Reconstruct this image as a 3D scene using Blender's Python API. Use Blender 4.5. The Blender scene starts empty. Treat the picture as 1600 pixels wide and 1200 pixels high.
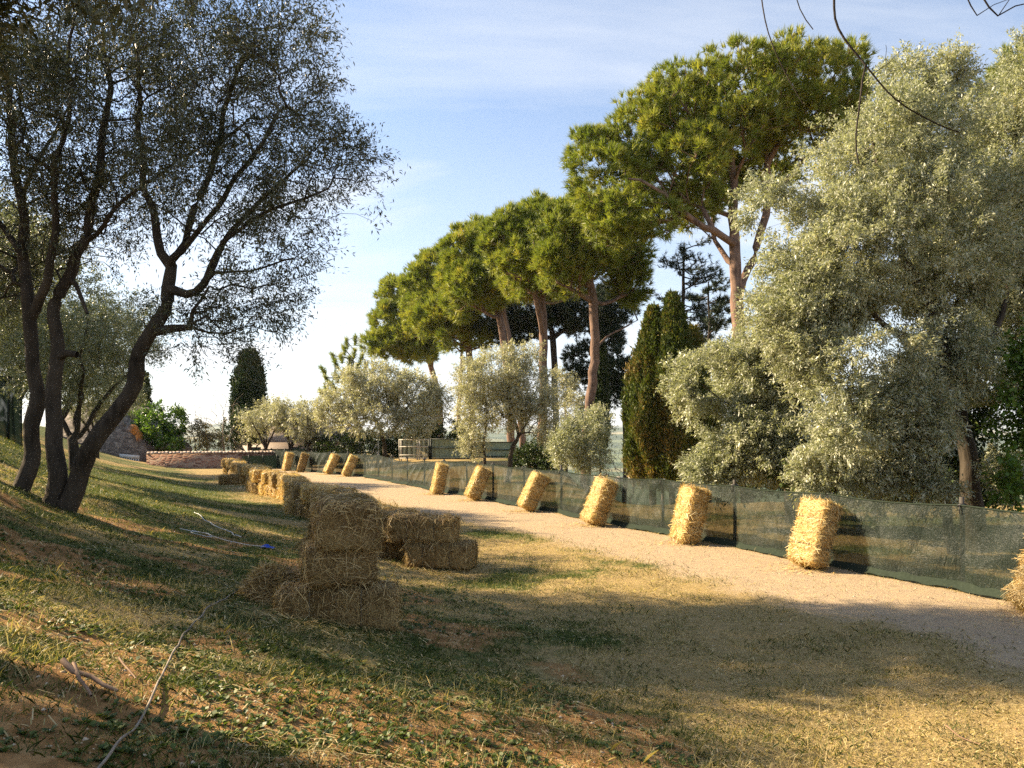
import bpy, math
import numpy as np
from mathutils import Vector, Matrix
R = math.radians
rng = np.random.default_rng(7)
scene = bpy.context.scene
HAZE = 0.00010
COL = scene.collection

# ------------------------------------------------------------------ camera
FX, CX, HY, CAMZ = 1200.0, 800.0, 680.0, 1.9          # photo pixels, horizon row, eye height above the track
cam = bpy.data.cameras.new('camera'); camo = bpy.data.objects.new('camera', cam); COL.objects.link(camo)
camo.location = (0, 0, CAMZ); camo.rotation_euler = (R(90), 0, 0)
cam.sensor_width = 36; cam.lens = 27.0; cam.shift_y = 80 / 1600.0
cam.clip_start = 0.05; cam.clip_end = 30000
scene.camera = camo

# ------------------------------------------------------------------ sun, sky, exposure
SUN_EL, SUN_TO = R(31), Vector((0.96, -0.28))          # elevation; horizontal direction the light travels
sun = bpy.data.lights.new('sun', 'SUN'); sun.energy = 5.0; sun.angle = R(0.5); sun.color = (1.0, 0.81, 0.54)
suno = bpy.data.objects.new('sun', sun); COL.objects.link(suno)
ld = Vector((SUN_TO.x * math.cos(SUN_EL), SUN_TO.y * math.cos(SUN_EL), -math.sin(SUN_EL)))
suno.rotation_euler = ld.to_track_quat('-Z', 'Y').to_euler(); suno.location = (-20, -5, 20)
world = bpy.data.worlds.new('World'); scene.world = world; world.use_nodes = True
wn = world.node_tree; wn.nodes.clear()
def wnode(t, **k):
    n = wn.nodes.new(t)
    for a, b in k.items(): setattr(n, a, b)
    return n
wout = wnode('ShaderNodeOutputWorld'); bg = wnode('ShaderNodeBackground'); bg.inputs[1].default_value = 0.068
sky = wnode('ShaderNodeTexSky', sky_type='NISHITA', sun_disc=False, sun_elevation=SUN_EL,
            sun_rotation=math.atan2(-SUN_TO.x, -SUN_TO.y), air_density=1.0, dust_density=0.7, ozone_density=2.6, altitude=100)
tc = wnode('ShaderNodeTexCoord'); sep = wnode('ShaderNodeSeparateXYZ'); wn.links.new(tc.outputs['Generated'], sep.inputs[0])
def wmath(op, a, b=None):
    n = wnode('ShaderNodeMath', operation=op)
    for i, v in enumerate((a, b)):
        if v is None: continue
        if isinstance(v, (int, float)): n.inputs[i].default_value = v
        else: wn.links.new(v, n.inputs[i])
    return n.outputs[0]
zz = wmath('ADD', wmath('MAXIMUM', sep.outputs[2], 0.0), 0.22)
comb = wnode('ShaderNodeCombineXYZ')
wn.links.new(wmath('DIVIDE', sep.outputs[0], zz), comb.inputs[0]); wn.links.new(wmath('DIVIDE', sep.outputs[1], zz), comb.inputs[1])
mp = wnode('ShaderNodeMapping'); mp.inputs['Rotation'].default_value = (0, 0, R(35)); mp.inputs['Scale'].default_value = (0.55, 1.5, 1)
mp.inputs['Location'].default_value = (2.3, 0.4, 0)
wn.links.new(comb.outputs[0], mp.inputs[0])
nz = wnode('ShaderNodeTexNoise'); nz.inputs['Scale'].default_value = 1.1; nz.inputs['Detail'].default_value = 6; nz.inputs['Roughness'].default_value = 0.55
nz.inputs['Distortion'].default_value = 0.6
wn.links.new(mp.outputs[0], nz.inputs['Vector'])
cr = wnode('ShaderNodeMapRange'); cr.inputs['From Min'].default_value = 0.47; cr.inputs['From Max'].default_value = 0.68
cr.inputs['To Max'].default_value = 0.6
wn.links.new(nz.outputs[0], cr.inputs['Value'])
# thin veil of cloud, thicker low down in the sky
hz = wnode('ShaderNodeMapRange'); hz.inputs['From Min'].default_value = 0.0; hz.inputs['From Max'].default_value = 0.50
hz.inputs['To Min'].default_value = 0.62; hz.inputs['To Max'].default_value = 0.0
wn.links.new(sep.outputs[2], hz.inputs['Value'])
fac = wmath('MINIMUM', wmath('ADD', cr.outputs[0], hz.outputs[0]), 0.9)
mx = wnode('ShaderNodeMix', data_type='RGBA'); wn.links.new(fac, mx.inputs[0]); wn.links.new(sky.outputs[0], mx.inputs[6])
mx.inputs[7].default_value = (4.6, 4.75, 5.0, 1)
wn.links.new(mx.outputs[2], bg.inputs[0]); wn.links.new(bg.outputs[0], wout.inputs[0])
scene.view_settings.view_transform = 'Standard'; scene.view_settings.look = 'None'
scene.view_settings.exposure = 1.8; scene.view_settings.gamma = 1
scene.render.engine = 'CYCLES'
cy = scene.cycles
cy.max_bounces = 6; cy.diffuse_bounces = 3; cy.glossy_bounces = 2; cy.transmission_bounces = 4; cy.transparent_max_bounces = 12
cy.volume_bounces = 0; cy.use_denoising = False; cy.caustics_reflective = False; cy.caustics_refractive = False
cy.sample_clamp_indirect = 3

# ------------------------------------------------------------------ helpers
def P(X, Y, d):                                   # photo pixel at distance d in front of the camera -> world
    return np.array([(X - CX) / FX * d, d, CAMZ + (HY - Y) / FX * d])
TN, SN = np.array([0.903, 0.43]), np.array([-0.43, 0.903])   # across and along the track
def TS(t, s): return t * TN + s * SN
def smooth(a, lo, hi):
    u = np.clip((a - lo) / (hi - lo), 0, 1); return u * u * (3 - 2 * u)
def _h(ix, iy, iz, seed):
    n = (ix.astype(np.int64) * 374761393 + iy.astype(np.int64) * 668265263 + iz.astype(np.int64) * 2147483647 + seed * 974634777) & 0xffffffff
    n = ((n ^ (n >> 13)) * 1274126177) & 0xffffffff
    n = ((n ^ (n >> 16)) * 2246822519) & 0xffffffff
    return ((n ^ (n >> 15)) & 0xffffff) / float(0xffffff)
def vnoise(x, y, z=0.0, seed=0):
    x, y, z = np.broadcast_arrays(np.asarray(x, float), np.asarray(y, float), np.asarray(z, float))
    ix, iy, iz = np.floor(x), np.floor(y), np.floor(z); fx, fy, fz = x - ix, y - iy, z - iz
    fx, fy, fz = [f * f * (3 - 2 * f) for f in (fx, fy, fz)]
    r = 0
    for a in (0, 1):
        for b in (0, 1):
            for c in (0, 1):
                r = r + _h(ix + a, iy + b, iz + c, seed) * (fx if a else 1 - fx) * (fy if b else 1 - fy) * (fz if c else 1 - fz)
    return r
def fbm(x, y, z=0.0, seed=0, o=4):
    r, a, s = 0, 0.5, 0
    for i in range(o):
        f = 2.03 ** i
        r = r + a * vnoise(np.asarray(x) * f, np.asarray(y) * f, np.asarray(z) * f, seed + i * 17); s += a; a *= 0.5
    return r / s

def H(x, y):                                      # height of the ground
    x = np.asarray(x, float); y = np.asarray(y, float)
    t = 0.903 * x + 0.43 * y; s = -0.43 * x + 0.903 * y
    te = t + 1.7 * smooth(s, 12, 38)
    bank = np.interp(te, [-9, -6.5, -5, -3.4, -2, -1, 0, 0.8, 1.45, 2.1, 2.8, 3.6, 5], [2.75, 2.65, 2.5, 2.12, 1.45, 0.98, .68, .5, .36, .2, .08, .02, 0])
    bank = bank * (0.93 + 0.14 * vnoise(x * .5, y * .5, 0, 3))
    und = (fbm(x * .45, y * .45, 0, 5, 3) - .5) * .14 * (0.35 + 0.65 * (1 - smooth(t, 3, 6))) * smooth(np.hypot(x, y), 1, 5)
    rise = 0.5 * smooth(t, 10.0, 15) * smooth(y, 30, 43)
    fall = -0.33 * np.maximum(0, y - 22 + 2 * smooth(x, 6, 2)) * smooth(x, 2.0, 7.0) * 1.0
    r = np.hypot(x, y - 15)
    plateau = np.where(r > 55, -(1 - np.exp(-(np.maximum(r, 55) - 55) / 160.)) * 62, 0)
    fall = np.maximum(fall, -62 - plateau)
    hills = smooth(r, 900, 3200) * (fbm(x / 1500, y / 1500, 0, 11, 4) ** 1.6 * 170) + smooth(r, 80, 400) * fbm(x / 160, y / 160, 0, 12, 3) * 14
    hills = hills + smooth(r, 4500, 9000) * fbm(x / 2600 + 3.7, y / 2600, 0, 13, 3) * 130
    return bank * (r < 400) * (1 - smooth(r, 50, 120)) + und + rise * (1 - smooth(r, 60, 90)) + fall + plateau + hills

def new_mat(name):
    m = bpy.data.materials.new(name); m.use_nodes = True; m.node_tree.nodes.clear(); return m
class NT:                                          # small node-tree writer
    def __init__(s, m): s.t = m.node_tree; s.out = s.n('ShaderNodeOutputMaterial')
    def n(s, typ, **k):
        n = s.t.nodes.new(typ)
        for a, b in k.items(): setattr(n, a, b)
        return n
    def l(s, a, b): s.t.links.new(a, b)
    def put(s, sock, v):
        if v is None: return
        if isinstance(v, (int, float)): sock.default_value = v
        elif isinstance(v, (tuple, list)): sock.default_value = (*v, 1) if len(v) == 3 and sock.type == 'RGBA' else v
        else: s.l(v, sock)
    def math(s, op, a, b=None, c=None):
        n = s.n('ShaderNodeMath', operation=op)
        for i, v in enumerate((a, b, c)): s.put(n.inputs[i], v)
        return n.outputs[0]
    def mix(s, f, a, b, mode='MIX'):
        n = s.n('ShaderNodeMix', data_type='RGBA', blend_type=mode); s.put(n.inputs[0], f); s.put(n.inputs[6], a); s.put(n.inputs[7], b); return n.outputs[2]
    def noise(s, scale, detail=3, rough=.55, vec=None, dist=0.0, sc=None):
        n = s.n('ShaderNodeTexNoise'); n.inputs['Scale'].default_value = scale; n.inputs['Detail'].default_value = detail
        n.inputs['Roughness'].default_value = rough; n.inputs['Distortion'].default_value = dist
        if vec is None: vec = s.coord()
        if sc is not None:
            mpn = s.n('ShaderNodeMapping'); mpn.inputs['Scale'].default_value = sc; s.l(vec, mpn.inputs[0]); vec = mpn.outputs[0]
        s.l(vec, n.inputs['Vector']); return n.outputs[0]
    def coord(s, which='Object'):
        if not hasattr(s, '_tc'): s._tc = s.n('ShaderNodeTexCoord')
        return s._tc.outputs[which]
    def attr(s, name):
        n = s.n('ShaderNodeAttribute'); n.attribute_name = name; return n.outputs['Fac']
    def rng(s, v, a, b, c=0.0, d=1.0, clamp=True):
        n = s.n('ShaderNodeMapRange', clamp=clamp); s.put(n.inputs[0], v)
        for i, q in enumerate((a, b, c, d)): n.inputs[i + 1].default_value = q
        return n.outputs[0]
    def ramp(s, v, stops):
        n = s.n('ShaderNodeValToRGB'); e = n.color_ramp.elements
        while len(e) < len(stops): e.new(0.5)
        for el, (p, c) in zip(e, stops): el.position = p; el.color = (*c, 1)
        s.put(n.inputs[0], v); return n.outputs[0]
    def bump(s, h, strength=.5, dist=.02):
        n = s.n('ShaderNodeBump'); n.inputs['Strength'].default_value = strength; n.inputs['Distance'].default_value = dist; s.l(h, n.inputs['Height']); return n.outputs[0]
    def bsdf(s, col, rough=.8, normal=None, spec=.3, **k):
        n = s.n('ShaderNodeBsdfPrincipled'); s.put(n.inputs['Base Color'], col); s.put(n.inputs['Roughness'], rough)
        n.inputs['Specular IOR Level'].default_value = spec
        if normal is not None: s.l(normal, n.inputs['Normal'])
        for a, b in k.items(): s.put(n.inputs[a], b)
        return n.outputs[0]
    def done(s, sh): s.l(sh, s.out.inputs[0])

def leaf_mat(name, stops, back=None, trans=.3, rough=.5, spec=.3, trans_gain=1.6):
    m = new_mat(name); t = NT(m)
    c = t.ramp(t.attr('tint'), stops)
    if back is not None:
        g = t.n('ShaderNodeNewGeometry'); c = t.mix(t.math('MULTIPLY', g.outputs['Backfacing'], .75), c, back)
    b = t.bsdf(c, rough, None, spec)
    tr = t.n('ShaderNodeBsdfTranslucent')
    gg = t.mix(1.0, c, (trans_gain, trans_gain * 1.05, trans_gain * .55), 'MULTIPLY'); t.l(gg, tr.inputs[0])
    mixs = t.n('ShaderNodeMixShader'); mixs.inputs[0].default_value = trans; t.l(b, mixs.inputs[1]); t.l(tr.outputs[0], mixs.inputs[2])
    t.done(mixs.outputs[0]); return m
def bark_mat(name, a, b, scale=9, stretch=.22, bump=.9):
    m = new_mat(name); t = NT(m)
    n1 = t.noise(scale, 5, .65, sc=(1, 1, stretch), dist=.8); n2 = t.noise(2.3, 3)
    c = t.mix(t.rng(n1, .35, .65), a, b); c = t.mix(t.rng(n2, .35, .7, 0, .5), c, tuple(min(1, q * 1.5) for q in b))
    t.done(t.bsdf(c, .9, t.bump(n1, bump, .04), .15)); return m
M = {}
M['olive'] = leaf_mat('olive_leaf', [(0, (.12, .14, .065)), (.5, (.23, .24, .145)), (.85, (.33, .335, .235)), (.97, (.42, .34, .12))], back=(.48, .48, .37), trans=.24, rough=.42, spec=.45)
M['olive_backlit'] = leaf_mat('olive_leaf_backlit', [(0, (.032, .042, .016)), (.6, (.062, .072, .032)), (.92, (.13, .13, .06)), (1, (.25, .2, .08))], back=(.115, .12, .08), trans=.10, rough=.42, spec=.4)  # olive leaf painted darker to stand in for backlit crowns
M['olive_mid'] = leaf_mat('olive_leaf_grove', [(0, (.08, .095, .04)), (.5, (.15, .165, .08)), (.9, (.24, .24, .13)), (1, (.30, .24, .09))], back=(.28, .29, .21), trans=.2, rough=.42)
M['olive_far'] = leaf_mat('olive_leaf_far', [(0, (.19, .19, .12)), (.5, (.31, .295, .21)), (.85, (.40, .38, .29)), (1, (.45, .37, .18))], back=(.50, .48, .36), trans=.24, rough=.45)
M['pine'] = leaf_mat('pine_needle', [(0, (.08, .12, .018)), (.5, (.18, .21, .035)), (.85, (.30, .29, .05)), (1, (.40, .31, .08))], trans=.3, rough=.5)
M['dark_and_shaded_pine'] = leaf_mat('dark_and_shaded_needle', [(0, (.010, .020, .010)), (1, (.030, .050, .020))], trans=.05, rough=.6)  # own tone of the dark conifers; painted shade on the added pine
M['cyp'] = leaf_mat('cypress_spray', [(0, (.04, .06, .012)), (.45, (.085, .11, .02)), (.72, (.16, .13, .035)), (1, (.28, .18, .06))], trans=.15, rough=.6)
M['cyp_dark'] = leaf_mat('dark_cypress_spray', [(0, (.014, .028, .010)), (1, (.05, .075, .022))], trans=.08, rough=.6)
M['leafy'] = leaf_mat('broad_leaf', [(0, (.04, .085, .014)), (.6, (.09, .155, .024)), (1, (.17, .23, .05))], trans=.32, rough=.4)
M['weed'] = leaf_mat('weed_leaf', [(0, (.035, .06, .012)), (.6, (.075, .11, .022)), (1, (.15, .17, .045))], trans=.25, rough=.5)
M['dry_leaf'] = leaf_mat('dry_shrub_leaf', [(0, (.08, .075, .03)), (.6, (.17, .15, .07)), (1, (.27, .19, .08))], trans=.2)
M['hedge'] = leaf_mat('hedge_leaf', [(0, (.015, .03, .008)), (.8, (.045, .07, .016)), (1, (.1, .13, .03))], trans=.15, rough=.45)
M['bark'] = bark_mat('olive_bark', (.02, .016, .012), (.065, .052, .038))
M['bark_pale'] = bark_mat('pale_bark', (.14, .11, .08), (.34, .28, .21))
M['pinebark'] = bark_mat('pine_bark', (.06, .038, .03), (.21, .135, .10), scale=5, stretch=.3)
M['bark_black'] = bark_mat('dark_bark', (.015, .012, .01), (.04, .032, .026))

def mesh_obj(name, V, F, mat, parent=None, tint=None, smooth_sh=False, extra=None):
    """V (n,3); F (m,k) all with the same k, or list of such arrays"""
    me = bpy.data.meshes.new(name)
    Fs = F if isinstance(F, list) else [F]
    Fs = [np.asarray(f, np.int32) for f in Fs if len(f)]
    V = np.asarray(V, np.float32)
    me.vertices.add(len(V)); me.vertices.foreach_set('co', V.ravel())
    nl = sum(f.size for f in Fs); nf = sum(len(f) for f in Fs)
    me.loops.add(nl); me.polygons.add(nf)
    me.loops.foreach_set('vertex_index', np.concatenate([f.ravel() for f in Fs]))
    tot = np.concatenate([np.full(len(f), f.shape[1], np.int32) for f in Fs])
    st = np.concatenate([[0], np.cumsum(tot)[:-1]]).astype(np.int32)
    me.polygons.foreach_set('loop_start', st)
    try: me.polygons.foreach_set('loop_total', tot)
    except Exception: pass
    if smooth_sh: me.polygons.foreach_set('use_smooth', np.ones(nf, bool))
    for k, v in ((extra or {}) | ({'tint': tint} if tint is not None else {})).items():
        a = me.attributes.new(k, 'FLOAT', 'POINT'); a.data.foreach_set('value', np.asarray(v, np.float32))
    me.update(calc_edges=True)
    me.materials.append(M[mat] if isinstance(mat, str) else mat)
    o = bpy.data.objects.new(name, me); COL.objects.link(o)
    if parent is not None: o.parent = parent
    return o
def tag(o, label=None, cat=None, group=None, kind=None):
    for k, v in (('label', label), ('category', cat), ('group', group), ('kind', kind)):
        if v: o[k] = v
    return o
def thing(name, label, cat, loc=(0, 0, 0), group=None, rot=(0, 0, 0)):
    o = bpy.data.objects.new(name, None); COL.objects.link(o); o.location = loc; o.rotation_euler = rot
    o.empty_display_size = .2
    return tag(o, label, cat, group)
def copy_tree(o, parent=None):
    c = o.copy(); COL.objects.link(c)
    if parent is not None: c.parent = parent
    for ch in list(o.children): copy_tree(ch, c)
    return c
class MB:                                          # collects boxes and tubes into one mesh
    def __init__(s): s.V = []; s.F = {}; s.n = 0
    def add(s, V, F):
        V = np.asarray(V, float); F = np.asarray(F); s.F.setdefault(F.shape[1], []).append(F + s.n); s.V.append(V); s.n += len(V)
    def box(s, c, size, rz=0, rot=None):
        g = np.array([[i, j, k] for i in (-.5, .5) for j in (-.5, .5) for k in (-.5, .5)]) * np.array(size)
        if rot is not None: g = g @ np.array(rot.to_3x3()).T
        elif rz: ca, sa = math.cos(rz), math.sin(rz); g = g @ np.array([[ca, sa, 0], [-sa, ca, 0], [0, 0, 1]])
        s.add(g + np.array(c), [[0, 1, 3, 2], [4, 6, 7, 5], [0, 4, 5, 1], [2, 3, 7, 6], [0, 2, 6, 4], [1, 5, 7, 3]])
    def tube(s, pts, rad, k=6, cap=True):
        V, F = tube(pts, rad, k); s.add(V, F)
        if cap and k in (4, 5, 6, 8):
            n = len(pts); s.F.setdefault(k, []).append(np.array([np.arange(k)[::-1], (n - 1) * k + np.arange(k)]) + s.n - len(V))
    def beam(s, a, b, w, k=4): s.tube([a, b], [w, w], k)
    def build(s, name, mat, parent=None, sm=False):
        return mesh_obj(name, np.concatenate(s.V), [np.concatenate(f) for f in s.F.values()], mat, parent, smooth_sh=sm)
def unit(v): return v / np.maximum(np.linalg.norm(v, axis=-1, keepdims=True), 1e-9)
def tube(pts, rad, k=6):
    pts = np.asarray(pts, float); n = len(pts); rad = np.broadcast_to(np.asarray(rad, float), (n,))
    T = np.gradient(pts, axis=0); T = unit(T)
    up = np.array([0.31, 0.17, 0.93]) if abs(T[0, 2]) < .9 else np.array([.9, .3, .1])
    N = unit(np.cross(T, up)); B = np.cross(T, N)
    a = np.arange(k) / k * 2 * math.pi
    V = pts[:, None] + rad[:, None, None] * (np.cos(a)[None, :, None] * N[:, None] + np.sin(a)[None, :, None] * B[:, None])
    i = np.arange(n - 1)[:, None] * k; j = np.arange(k)[None]; j2 = (j + 1) % k
    F = np.stack([i + j, i + j2, i + k + j2, i + k + j], -1).reshape(-1, 4)
    return V.reshape(-1, 3), F

# ------------------------------------------------------------------ ground
def grid_axis(lo, near_lo, near_hi, hi, step, grow=1.09):
    a = list(np.arange(near_lo, near_hi, step)); st = step; v = a[-1]
    while v < hi: st *= grow; v += st; a.append(v)
    st = step; v = near_lo; b = []
    while v > lo: st *= grow; v -= st; b.append(v)
    return np.array(b[::-1] + a)
def fields(x, y):
    """how green, how bare (orange earth), how much of it is track at a point of the ground"""
    t = 0.903 * x + 0.43 * y; s = -0.43 * x + 0.903 * y
    n1 = fbm(x * .5, y * .7, 0, 21, 4); n2 = fbm(x * 1.6, y * 1.9, 0, 31, 3); n3 = fbm(x * 5, y * 6, 0, 41, 2)
    edge = 6.35 + (n1 - .5) * 1.0 + (n2 - .5) * .5 - .5 * smooth(s, 12, 22)
    track = smooth(t, edge - .55, edge + .75) * (1 - smooth(t, 8.7, 9.1))
    g = 1 - smooth(t, 1.7, 4.2)
    green = np.clip((.52 * g + .16) + (n1 - .5) * 2.0 + (n2 - .5) * 1.0, 0, 1)
    green = green * (1 - .55 * smooth(x, -.5, 1.8) * (1 - smooth(y, 4.0, 6.0))) * (1 - .75 * (t > 3.4) * smooth(s, 13, 17))
    green = green * (1 - .8 * smooth(x, 1.5, 3.0) * (1 - smooth(y, 9, 11)))
    green = np.where(t > 9.2, np.clip(.35 + (n1 - .5) * 2, 0, 1), green)
    bare = smooth(n2 * .6 + n1 * .4, .50, .63) * (1 - smooth(t, 2.6, 3.6)) * (1 - .8 * smooth(s, 10, 16)) * .95
    bare = np.maximum(bare, .85 * smooth(n3 * .5 + n1 * .5, .45, .56) * (1 - smooth(y, 4.2, 5.4)) * (1 - smooth(x, .0, 1.4)))
    return green, bare * (1 - track), track
ax = grid_axis(-14000, -9, 10, 14000, .11); ay = grid_axis(-600, 1.5, 15, 16000, .11)
gx, gy = np.meshgrid(ax, ay); gz = H(gx, gy)
micro = (fbm(gx * 4, gy * 4, 0, 51, 2) - .5) * .05 + (fbm(gx * 1.4, gy * 1.4, 0, 52, 2) - .5) * .06
gr, br, tk = fields(gx, gy)
near = (np.hypot(gx, gy) < 40)
gz = gz + np.where(near, micro * (1 - .85 * tk), 0)
HG = gz
def Hs(x, y): return H(x, y)
nv, nu = gx.shape
idx = np.arange(nv * nu).reshape(nv, nu)
F = np.stack([idx[:-1, :-1], idx[:-1, 1:], idx[1:, 1:], idx[1:, :-1]], -1).reshape(-1, 4)
m = new_mat('ground'); t = NT(m)
geo = t.n('ShaderNodeNewGeometry'); pos = geo.outputs['Position']
nf = t.noise(38, 4, .7, pos); nm = t.noise(7, 4, .6, pos); nl = t.noise(1.3, 3, .5, pos); nff = t.noise(150, 2, .6, pos)
streak = t.noise(34, 5, .8, pos, 1.6, sc=(1, 2.6, 1))
green = t.attr('green'); bare = t.attr('bare'); track = t.attr('track')
gcol = t.ramp(nf, [(.25, (.035, .055, .014)), (.5, (.085, .105, .028)), (.75, (.17, .16, .06))])
dcol = t.ramp(streak, [(.3, (.10, .068, .028)), (.5, (.31, .22, .095)), (.7, (.58, .44, .21))])
ecol = t.ramp(nm, [(.3, (.17, .085, .03)), (.55, (.33, .18, .07)), (.75, (.46, .29, .13))])
tcol = t.ramp(nf, [(.2, (.25, .18, .11)), (.5, (.37, .275, .18)), (.8, (.49, .385, .26))])
tcol = t.mix(t.rng(nm, .4, .65, 0, .55), tcol, (.50, .38, .215))
gm = t.rng(t.math('ADD', green, t.math('MULTIPLY', t.math('SUBTRACT', nm, .5), 1.3)), .35, .7)
c = t.mix(gm, dcol, gcol)
c = t.mix(t.rng(t.math('ADD', bare, t.math('MULTIPLY', t.math('SUBTRACT', t.math('ADD', t.math('MULTIPLY', nm, .5), t.math('MULTIPLY', nf, .5)), .5), 2.2)), .35, .75), c, ecol)
vg = t.n('ShaderNodeTexVoronoi'); vg.inputs['Scale'].default_value = 130; t.l(pos, vg.inputs['Vector'])
tcol = t.mix(t.rng(vg.outputs['Color'], .55, 1.0, 0, .38), tcol, (.26, .20, .15)); tcol = t.mix(t.rng(nff, .58, .8, 0, .7), tcol, (.64, .54, .41)); tcol = t.mix(t.rng(t.noise(2.2, 4, .6, pos, 1.0, sc=(1.6, .6, 1)), .5, .75, 0, .45), tcol, (.40, .29, .17))
c = t.mix(t.rng(t.math('ADD', track, t.math('MULTIPLY', t.math('SUBTRACT', nm, .5), .8)), .3, .7), c, tcol)
far = t.attr('far')
fn = t.n('ShaderNodeTexVoronoi'); fn.inputs['Scale'].default_value = .0045; t.l(pos, fn.inputs['Vector'])
fcol = t.ramp(fn.outputs['Color'], [(.2, (.05, .075, .035)), (.45, (.13, .16, .075)), (.65, (.30, .26, .15)), (.85, (.09, .11, .05))])
wn1 = t.noise(.004, 5, .65, pos); fcol = t.mix(t.rng(wn1, .48, .56), fcol, (.035, .06, .025))
c = t.mix(far, c, fcol)
bn = t.bump(t.math('ADD', nf, t.math('MULTIPLY', nff, .5)), .7, .03)
t.done(t.bsdf(c, .95, bn, .1)); M['ground'] = m
farw = smooth(np.hypot(gx, gy), 90, 260)
g = mesh_obj('ground', np.stack([gx, gy, gz], -1).reshape(-1, 3), F, 'ground', None, None, True,
             {'green': gr.ravel(), 'bare': br.ravel(), 'track': tk.ravel(), 'far': farw.ravel()})
tag(g, kind='structure')
bx = {}
def Hg(x, y):                                      # height of the built mesh
    x = np.atleast_1d(np.asarray(x, float)); y = np.atleast_1d(np.asarray(y, float))
    i = np.clip(np.searchsorted(ax, x) - 1, 0, nu - 2); j = np.clip(np.searchsorted(ay, y) - 1, 0, nv - 2)
    u = (x - ax[i]) / (ax[i + 1] - ax[i]); v = (y - ay[j]) / (ay[j + 1] - ay[j])
    return (HG[j, i] * (1 - u) * (1 - v) + HG[j, i + 1] * u * (1 - v) + HG[j + 1, i] * (1 - u) * v + HG[j + 1, i + 1] * u * v)
def G(x, y): return float(Hg(x, y)[0])

# sea far off beyond the hills
m = new_mat('sea'); t = NT(m); t.done(t.bsdf((.05, .12, .2), .25, None, .5)); M['sea'] = m
o = mesh_obj('sea', np.array([[-16000, 2500, -52], [16000, 2500, -52], [16000, 18000, -52], [-16000, 18000, -52]], float), np.array([[0, 1, 2, 3]]), 'sea')
tag(o, kind='structure')

# ------------------------------------------------------------------ grass and litter (uncountable)
def scatter(n, y0, y1, seed, pad=1.5, wide=.85):
    r = np.random.default_rng(seed); y = y0 * (y1 / y0) ** r.random(n); x = (r.random(n) * 2 - 1) * (wide * y + pad); return x, y, r
def blades(x, y, hgt, wid, lean, r, extra_tint, mat, name, label):
    n = len(x); z = Hg(x, y) - .006
    az = r.random(n) * 2 * math.pi; la = r.random(n) * 2 * math.pi
    wx = np.stack([np.cos(az), np.sin(az), np.zeros(n)], -1) * wid[:, None] * .5
    tip = np.stack([np.cos(la) * lean, np.sin(la) * lean, hgt], -1)
    b = np.stack([x, y, z], -1); mid = b + tip * np.array([.35, .35, .6])
    V = np.stack([b - wx, b + wx, mid + wx * .8, b + tip, mid - wx * .8], 1).reshape(-1, 3)
    i = np.arange(n)[:, None] * 5
    F = i + np.array([[0, 1, 2, 3, 4]])
    o = mesh_obj(name, V, F, mat, None, np.repeat(extra_tint, 5)); tag(o, label, None, None, 'stuff'); return o
M['grass'] = leaf_mat('grass_blade', [(0, (.03, .055, .010)), (.35, (.07, .10, .018)), (.55, (.16, .165, .04)), (.7, (.36, .29, .12)), (1, (.62, .50, .27))], trans=.3, rough=.5, trans_gain=1.3)
x, y, r = scatter(900000, 2.6, 34, 61)
gr_, br_, tk_ = fields(x, y)
cl = fbm(x * 3.1, y * 3.1, 0, 71, 3)
keep = r.random(len(x)) < (1 - .97 * tk_) * (1 - .84 * br_) * smooth(cl, .12, .45) * (.8 + .2 * gr_)
x, y, gr_, cl = x[keep], y[keep], gr_[keep], cl[keep]; n = len(x)
dry = r.random(n) > gr_ * .86 + .01 + (cl - .5) * .8
tint = np.where(dry, .62 + .38 * r.random(n), .52 * r.random(n))
sc_ = .75 + .25 * np.minimum(y / 8, 2.2)
blades(x, y, (.012 + .035 * r.random(n) ** 1.6 + .02 * cl) * np.where(dry, .75, 1.0) * sc_ * (1 - .25 * dry), (.003 + .003 * r.random(n)) * sc_, .012 + .05 * r.random(n), r, tint, 'grass', 'grass', 'short patchy grass, green and straw dry, over the verge')
# taller dry stems
x, y, r = scatter(90000, 2.8, 22, 62); gr_, br_, tk_ = fields(x, y); cl = fbm(x * 1.7, y * 1.7, 0, 72, 3)
keep = r.random(len(x)) < (1 - tk_) * smooth(cl, .40, .62) * (1 - .6 * br_); x, y = x[keep], y[keep]; n = len(x)
blades(x, y, .03 + .08 * r.random(n) ** 2.5, np.full(n, .003), .02 + .07 * r.random(n), r, .6 + .4 * r.random(n), 'grass', 'dry_grass_stems', 'taller dry grass stems standing in loose tufts')
# straw litter lying flat
x, y, r = scatter(34000, 2.6, 30, 63); gr_, br_, tk_ = fields(x, y); cl = fbm(x * 2.2, y * 2.2, 0, 73, 3)
keep = r.random(len(x)) < smooth(cl, .42, .62) * (1 - .75 * tk_); x, y = x[keep], y[keep]; n = len(x)
a = r.random(n) * 2 * math.pi; L = .02 + .06 * r.random(n) ** 1.5; w = .0010 + .0008 * r.random(n) + .0003 * y
dv = np.stack([np.cos(a) * L, np.sin(a) * L], -1) * .5; pv = np.stack([-np.sin(a) * w, np.cos(a) * w], -1)
zz_ = .008 + .02 * r.random((n, 2))
A = np.stack([x, y], -1) - dv; B = np.stack([x, y], -1) + dv
za = Hg(A[:, 0], A[:, 1]) + zz_[:, 0]; zb = Hg(B[:, 0], B[:, 1]) + zz_[:, 1]
V = np.stack([np.c_[A - pv, za], np.c_[A + pv, za], np.c_[B + pv, zb], np.c_[B - pv, zb]], 1).reshape(-1, 3)
o = mesh_obj('straw_litter', V, np.arange(4 * n).reshape(n, 4), 'grass', None, np.repeat(.65 + .35 * r.random(n), 4))
tag(o, 'loose straw scattered flat over the ground', None, None, 'stuff')
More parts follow.
